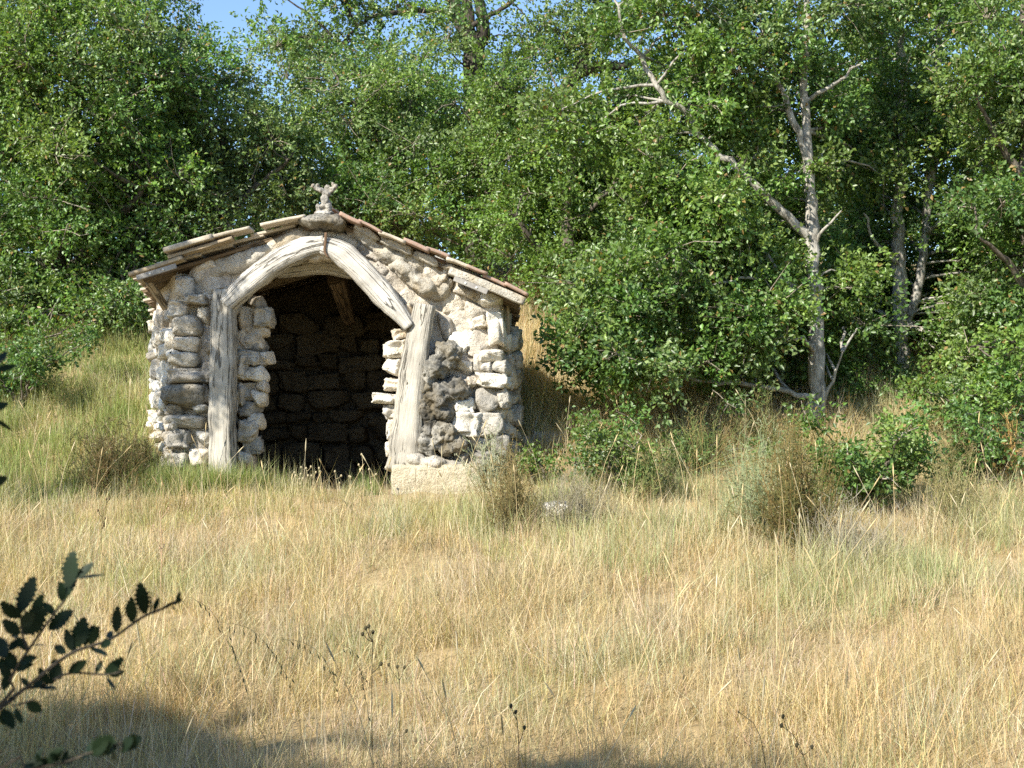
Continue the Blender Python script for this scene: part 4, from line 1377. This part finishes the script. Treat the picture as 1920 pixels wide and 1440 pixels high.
# wispy broom-like bushes
def broom(label, px, py, Y, h, r, n, cols, fine=.0022, leaf=None, name='broom_bush', cat='bush', spread=1.0):
    b = at(px, py, Y)
    g = float(ground(b.x, b.y))
    root = empty(name, (b.x, b.y, g), label, cat)
    tb = Tubes()
    LV = []
    cols = np.array(cols)
    for k in range(n):
        a = rng.uniform(0, 6.28)
        rr = r * rng.random() ** .75 * (1 + .45 * math.sin(2 * a + px) + .3 * math.sin(5 * a + py))
        hh = h * rng.uniform(.35, 1.15) * max(.3, 1 - .3 * (rr / r) ** 2)
        p0 = np.array([b.x + rng.normal(0, r * .22), b.y + rng.normal(0, r * .22), g - .02])
        p3 = np.array([b.x + math.cos(a) * rr * spread, b.y + math.sin(a) * rr * spread, g + hh])
        m = (p0 + p3) / 2 + np.array([math.cos(a), math.sin(a), 0]) * rr * .15 + rng.normal(0, .02, 3)
        S = spline([p0, m, p3], hh / 2.5)
        c = cols[rng.integers(0, len(cols))] * rng.uniform(.75, 1.25)
        tb.add(S, np.linspace(fine * 1.6, fine * .6, len(S)), 3, c)
        for q in range(4):
            i_ = rng.integers(1, len(S))
            e = S[i_] + rand_unit(1)[0] * np.array([.10, .10, .06]) * (h / .6) + np.array([0, 0, .06])
            tb.add([S[i_], e], [fine, fine * .5], 3, c)
            if leaf:
                LV.append((e, S[i_]))
    link('stems', tb.mesh('stems'), M['stemgrass'], root)
    if leaf:
        m = len(LV) * leaf
        E = np.repeat(np.array([x[0] for x in LV]), leaf, 0)
        B = np.repeat(np.array([x[1] for x in LV]), leaf, 0)
        P = B + (E - B) * rng.random((m, 1)) + rng.normal(0, .008, (m, 3))
        C = cols[rng.integers(0, len(cols), m)] * rng.uniform(.8, 1.3, (m, 1))
        Lh = rng.uniform(.014, .026, m)
        link('foliage', leaves_mesh('foliage', P, rand_unit(m) + (E - B) * 8, rand_unit(m) + np.array([0, 0, .6]), Lh, Lh * .35, C), M['leaf'], root)
    return root


OLV = [(0.16, 0.15, 0.05), (0.22, 0.17, 0.06), (0.12, 0.13, 0.045), (0.26, 0.18, 0.07)]
broom('brownish green broom bush in the right half of the meadow', 1490, 1060, 9.6, .84, .34, 300, OLV, leaf=6)
broom('sparse brown broom bush right of the plinth', 955, 1010, 10.4, .62, .30, 150, [(0.24, 0.19, 0.08), (0.3, 0.22, 0.1), (0.17, 0.15, 0.06)], leaf=4)
broom('dark reddish broom bush on the bank left of the hut', 205, 860, 11.9, .58, .42, 240, [(0.13, 0.115, 0.045), (0.19, 0.13, 0.055), (0.10, 0.10, 0.04)], leaf=5)
broom('smaller brown broom bush at the hut wall corner on the left', 272, 858, 12.15, .35, .22, 120, [(0.16, 0.14, 0.05), (0.22, 0.16, 0.07)], leaf=5)
broom('grey wispy dead brush beside the brown broom bush', 1590, 1090, 9.3, .42, .42, 130, [(0.38, 0.34, 0.26), (0.30, 0.27, 0.2)], fine=.0018)
broom('grey dead brush over the whitish rock', 1075, 1010, 10.4, .40, .40, 150, [(0.30, 0.27, 0.19), (0.24, 0.21, 0.13)], fine=.0018, leaf=1)
broom('grey green spiky herb growing against the right wall foot', 925, 885, 12.05, .48, .24, 60, [(0.36, 0.37, 0.24), (0.30, 0.33, 0.2)], fine=.003, leaf=6, name='herb_plant', cat='plant')
broom('rusty brown dry undergrowth below the low limb of the pale oak', 1310, 860, 12.5, .55, .55, 110, [(0.30, 0.22, 0.09), (0.22, 0.26, 0.09), (0.20, 0.25, 0.08)], leaf=4, name='undergrowth_bush')
broom('grey green broom stems left of the brown broom bush', 1420, 1010, 10.2, .78, .34, 120, [(0.30, 0.34, 0.19), (0.26, 0.31, 0.15)], leaf=3)
broom('thin broom at the meadow edge under the right trees', 1790, 1000, 10.8, .5, .4, 110, [(0.26, 0.25, 0.1), (0.34, 0.29, 0.14)], leaf=3)
broom('tan dry leafed sprig at the right edge', 1895, 860, 12.2, .55, .24, 40, [(0.46, 0.29, 0.11), (0.4, 0.27, 0.1)], fine=.003, leaf=9, name='dry_sprig', cat='plant')


broom('olive undergrowth clump below the oak shrub right of the hut', 1200, 940, 11.6, .5, .4, 100, [(0.26, 0.27, 0.1), (0.2, 0.26, 0.09), (0.34, 0.29, 0.13)], leaf=4, name='undergrowth_bush')
broom('brown undergrowth in the shade left of the pale trunk', 1420, 850, 12.9, .55, .5, 90, [(0.24, 0.19, 0.08), (0.17, 0.2, 0.07)], leaf=4, name='undergrowth_bush')
broom('dark undergrowth under the low horizontal limb', 1260, 800, 13.6, .5, .6, 150, [(0.2, 0.17, 0.07), (0.26, 0.2, 0.09)], leaf=4, name='undergrowth_bush')
broom('olive undergrowth behind the bright green oak shrub', 1790, 880, 12.3, .5, .45, 130, [(0.2, 0.2, 0.08), (0.28, 0.23, 0.1)], leaf=4, name='undergrowth_bush')


# single weeds standing in the foreground
def weed(label, pts, Y, heads, col, thick=.0024, side=6, name='dry_weed'):
    base = at(*pts[0], Y)
    g = float(ground(base.x, Y))
    root = empty(name, (base.x, Y, g), label, 'weed')
    tb = Tubes()
    P = [Vector((base.x, Y, g))] + [at(a, b, Y) for a, b in pts[1:]]
    S = spline(P, .05)
    tb.add(S, np.linspace(thick, thick * .6, len(S)), 5, col)
    tips = [S[-1]]
    for k in range(side):
        i_ = random.randrange(len(S) // 3, len(S) - 1)
        e = S[i_] + np.array([random.uniform(-.05, .05), random.uniform(-.05, .05), random.uniform(.02, .07)])
        tb.add([S[i_], (S[i_] + e) / 2 + np.array([0, 0, -.006]), e], [thick * .7, thick * .6, thick * .5], 4, col)
        tips.append(e)
    link('stem', tb.mesh('stem'), M['stemgrass'], root)
    for t in tips:
        bm = bmesh.new()
        bmesh.ops.create_icosphere(bm, subdivisions=2, radius=heads)
        for v in bm.verts:
            v.co *= 1 + .35 * mnoise.noise(v.co * 300)
            v.co.z *= 1.3
        me = bpy.data.meshes.new('seed_head')
        bm.to_mesh(me)
        bm.free()
        ca = me.color_attributes.new('Col', 'FLOAT_COLOR', 'POINT')
        ca.data.foreach_set('color', np.tile(np.array([*np.array(col) * .9, 1], dtype=np.float32), len(me.vertices)))
        o = link('seed_head', me, M['stemgrass'], root)
        o.location = Vector(t)
    return root


DK = (0.07, 0.06, 0.03)
weed('dark thistle stalk with one head in the middle foreground', [(698, 1400), (697, 1300), (699, 1185)], 5.6, .0075, DK, .0026, 4)
weed('short dark weed right of the thistle stalk', [(748, 1370), (750, 1300), (745, 1250)], 5.4, .006, DK, .002, 3)
weed('dark seed stalk with drooping head in the lower middle', [(975, 1430), (972, 1380), (967, 1335)], 5.0, .007, DK, .0022, 2)
weed('bent dark stalk at the bottom right', [(1450, 1440), (1425, 1380), (1385, 1335)], 5.0, .004, (0.12, 0.1, 0.05), .002, 0)
weed('dark bristly stalk at the bottom edge right of centre', [(1545, 1440), (1500, 1400), (1465, 1360)], 5.0, .007, DK, .002, 3)
weed('tall pale dead stalk with side branches at the left', [(300, 1100), (303, 1030), (300, 960)], 8.2, .005, (0.55, 0.38, 0.24), .003, 6)
weed('brown branching weed left of the hut in the meadow', [(190, 1010), (192, 970), (205, 935)], 9.4, .008, (0.16, 0.12, 0.06), .003, 8)
weed('pale tall stalk before the brown broom bush', [(1456, 1220), (1457, 1130), (1455, 1010)], 7.0, .004, (0.62, 0.52, 0.32), .003, 1)
weed('pale tall stalk right of the grey brush', [(1745, 1060), (1750, 1010), (1752, 960)], 9.0, .006, (0.6, 0.5, 0.3), .0035, 0)
ORD = ['first', 'second', 'third', 'fourth', 'fifth', 'sixth', 'seventh', 'eighth', 'last']
for k, (x, y) in enumerate([(552, 886), (562, 898), (574, 878), (584, 892), (600, 884), (628, 884), (655, 893), (678, 852), (692, 880)]):
    weed('pale round headed dry flower, %s from the left along the dark doorway' % ORD[k], [(x + random.uniform(-8, 8), 930), (x + 2, y + 14), (x, y)], 11.9, .009, (0.50, 0.42, 0.26), .003, 2, 'dry_flower')['group'] = 'dry flowers at the doorway'


def brome(label, pts, Y, n):
    """arching grass stem with drooping spikelets"""
    base = at(*pts[0], Y)
    g = float(ground(base.x, Y))
    root = empty('brome_grass', (base.x, Y, g), label, 'grass')
    tb, sp = Tubes(), Tubes()
    S = spline([Vector((base.x + .05, Y, g))] + [at(a_, b_, Y) for a_, b_ in pts], .03)
    col = (0.30, 0.26, 0.12)
    tb.add(S, np.linspace(.0010, .0005, len(S)), 4, col)
    for k in range(n):
        q = S[int(len(S) * (.62 + .37 * k / n))]
        e = q + np.array([random.uniform(-.004, .018), random.uniform(-.01, .01), -random.uniform(.006, .016)])
        f_ = e + np.array([random.uniform(-.002, .010), 0, -random.uniform(.012, .024)])
        tb.add([q, e], [.0005, .0005], 3, col)
        sp.add([e, (e + f_) / 2, f_], [.0006, .0024, .0003], 4, (0.12, 0.13, 0.06))
    link('stem', tb.mesh('stem'), M['stemgrass'], root)
    link('spikelets', sp.mesh('spikelets'), M['stemgrass'], root)['kind'] = 'stuff'


brome('drooping brome grass stem beside the tip of the sapling branch', [(470, 1330), (420, 1190), (390, 1140), (352, 1118)], 4.2, 12)
brome('drooping brome grass stem in the shade right of the sapling', [(560, 1340), (520, 1240), (470, 1180), (410, 1166)], 4.4, 13)
brome('drooping brome grass stem left of the thistle stalk', [(640, 1330), (610, 1240), (570, 1205), (520, 1198)], 4.4, 14)
brome('drooping brome grass stem nearest the thistle stalk', [(690, 1340), (672, 1250), (655, 1215), (630, 1208)], 4.6, 9)

# ------------------------------------------------------------------ holly-leaved oak sapling in the foreground
SAP = empty('oak_sapling', (-.66, 1.12, float(ground(-.66, 1.12))), 'shaded holly-leaved oak sapling reaching in at the lower left', 'sapling')


def zs(x, y, Y=1.1):
    return at(x / 3.273, 1000 + y / 3.273, Y)


tb = Tubes()
limb(tb, [(-.66, 1.12, 0.0), (-.64, 1.12, .6), (-.60, 1.12, 1.0), (-.56, 1.12, 1.35), (-.55, 1.12, 1.55), (-.56, 1.15, 1.75)], .014, .004, 8, .004, .06)
link('stem', tb.mesh('stem'), M['bark'], SAP)
HOLLY = []
for s in range(4):
    r = random.Random(s)
    out = []
    nt = 7
    for k in range(nt * 2 + 1):
        t = k / (nt * 2)
        w = .255 * math.sin(math.pi * min(1, t * .92 + .06)) ** .75
        spike = .07 if k % 2 else -.025
        out.append((t + (.02 if k % 2 else 0), max(.004, w + spike * (.4 + r.random()) * (1 if .08 < t < .95 else 0))))
    V, Fc = [], []
    for (t, w) in out:
        zc = -.10 * t * t + .02 * math.sin(t * 5 + s)
        V += [(t, -w, zc + .10 * w), (t, 0, zc), (t, w, zc + .10 * w)]
    V.append((1.06, 0, -.11))
    n = len(out)
    for k in range(n - 1):
        a, b = k * 3, (k + 1) * 3
        Fc += [(a, a + 1, b + 1, b), (a + 1, a + 2, b + 2, b + 1)]
    e = (n - 1) * 3
    me = bpy.data.meshes.new('leaf')
    me.from_pydata(V, [], Fc + [(e, e + 1, len(V) - 1), (e + 1, e + 2, len(V) - 1)])
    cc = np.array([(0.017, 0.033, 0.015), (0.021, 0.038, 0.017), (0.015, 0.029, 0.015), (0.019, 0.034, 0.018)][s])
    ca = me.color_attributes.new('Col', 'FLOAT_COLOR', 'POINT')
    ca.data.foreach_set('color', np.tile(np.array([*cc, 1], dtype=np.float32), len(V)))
    me.polygons.foreach_set('use_smooth', np.ones(len(me.polygons), dtype=bool))
    me.materials.append(M['holly'])
    HOLLY.append(me)


def hleaf(parent, b, t, face=1.0, wscale=1.0):
    b, t = Vector(b), Vector(t)
    L = (t - b).length
    ex = (t - b).normalized()
    nrm = Vector((random.uniform(-.5, .5), -face, random.uniform(-.1, .7)))
    ey = nrm.cross(ex).normalized()
    ez = ex.cross(ey)
    o = link('leaf', random.choice(HOLLY), None, parent)
    mt = Matrix((ex * L, ey * L * wscale, ez * L)).transposed().to_4x4()
    mt.translation = b
    o.matrix_world = o.matrix_parent_inverse.inverted() @ mt if False else mt
    o.matrix_basis = o.matrix_parent_inverse.inverted() @ (Matrix.Identity(4)) @ mt if False else mt
    return o


def branch(stem, leaves, Y=1.1, r=.0022, start=None):
    tb = Tubes()
    pts = [zs(x, y, Y) for x, y in stem]
    if start is not None:
        pts = [Vector(start)] + pts
    limb(tb, pts, r, r * .4, 6, 0, .012, .04)
    o = link('branch', tb.mesh('branch'), M['bark'], SAP)
    for lf in leaves:
        b, t = lf[0], lf[1]
        w = lf[2] if len(lf) > 2 else 1.0
        dy = random.uniform(-.012, .012)
        f = 1.0 if w > .5 else .05
        hleaf(o, zs(*b, Y), zs(*t, Y + dy), f, max(w, .75) if w > .5 else 1.0)
    return o


b1 = [((420, 330), (440, 112), 1.0), ((392, 415), (450, 225), 1.0), ((385, 420), (370, 300), .8), ((470, 275), (565, 180), .9), ((480, 285), (640, 238), .3), ((330, 500), (265, 420), .4),
      ((125, 490), (195, 262), 1.0), ((205, 500), (258, 378), .9), ((110, 520), (5, 430), 1.1), ((140, 610), (270, 470), 1.3), ((120, 620), (20, 535), 1.1), ((300, 585), (430, 478), .3), ((200, 690), (288, 678), .3),
      ((110, 640), (60, 560), 1.0), ((170, 720), (110, 640), 1.0), ((60, 900), (10, 800), 1.0), ((100, 840), (30, 720), 1.0), ((90, 830), (195, 800), .9), ((120, 790), (215, 757), .3), ((40, 760), (-20, 640), 1.1), ((60, 720), (120, 640), 1.0),
      ((20, 960), (60, 850), 1.0), ((50, 860), (0, 760), 1.0)]
branch([(-10, 1060), (60, 900), (130, 780), (200, 680), (330, 495), (400, 408)], b1, 1.10, start=(-.575, 1.12, 1.20))
branch([(170, 720), (135, 610), (125, 480)], [((128, 520), (60, 440), .9), ((130, 560), (200, 500), 1.0)], 1.09, .0014)
b2 = [((715, 608), (715, 452), .95), ((812, 545), (798, 402), .95), ((890, 492), (858, 312), .8), ((915, 480), (943, 348), .5), ((945, 475), (972, 395), .6), ((1000, 462), (1058, 410), .4), ((1085, 425), (1103, 362), .7), ((1070, 440), (1118, 400), .4), ((1050, 450), (1075, 465), .9),
      ((480, 700), (505, 515), 1.25), ((555, 680), (605, 575), .9), ((440, 715), (398, 590), 1.0), ((405, 735), (328, 688), .8), ((560, 700), (656, 740), .3), ((690, 640), (655, 600), 1.0), ((470, 720), (415, 640), 1.0), ((520, 690), (570, 560), 1.0), ((620, 680), (670, 672), .3)]
branch([(-20, 1090), (60, 1020), (170, 940), (350, 792), (480, 715), (640, 668), (740, 610), (880, 510), (1000, 462), (1110, 402)], b2, 1.08, .0024, start=(-.57, 1.12, 1.16))
b3 = [((372, 895), (322, 772), .9), ((425, 852), (522, 788), .8), ((590, 858), (622, 782), 1.0), ((645, 868), (750, 768), .9), ((670, 868), (757, 848), .5), ((655, 890), (712, 955), .3), ((295, 925), (240, 830), .9), ((180, 935), (125, 890), 1.0), ((330, 918), (268, 895), .9), ((245, 945), (340, 945), .4), ((200, 945), (270, 900), 1.0), ((340, 910), (300, 830), .9)]
branch([(150, 950), (260, 935), (390, 868), (500, 856), (640, 868), (740, 850)], b3, 1.09, .0014)
branch([(-10, 1085), (80, 1060), (165, 1035), (215, 1015)], [((160, 1035), (262, 1095), 1.0), ((95, 1075), (128, 1160), .6), ((20, 1080), (80, 1190), .9), ((10, 1090), (20, 1180), .8)], 1.05, .0016, start=(-.56, 1.12, 1.14))
low = []
for k in range(34):
    t = random.random()
    bx_, by_ = 0 + 800 * t, 1440 - 30 * math.sin(t * 3) - 170 * max(0, t - .35)
    low.append(((bx_, by_), (bx_ + random.uniform(-50, 110), by_ - random.uniform(-40, 120)), random.uniform(.6, 1.1)))
branch([(-60, 1480), (150, 1450), (380, 1410), (600, 1330), (830, 1262)], low, .92, .0018, start=(-.58, 1.05, 1.05))
# tips of a higher twig at the left edge
up = [((-40, -1040), (40, -1120), 1.0), ((-30, -1000), (90, -1030), .6), ((-60, -760), (50, -800), .9), ((-60, -700), (70, -650), .4), ((-60, -300), (35, -340), .9)]
branch([(-120, -700), (-90, -850), (-40, -1000), (40, -1080)], up, 1.12, .0016, start=(-.56, 1.15, 1.72))
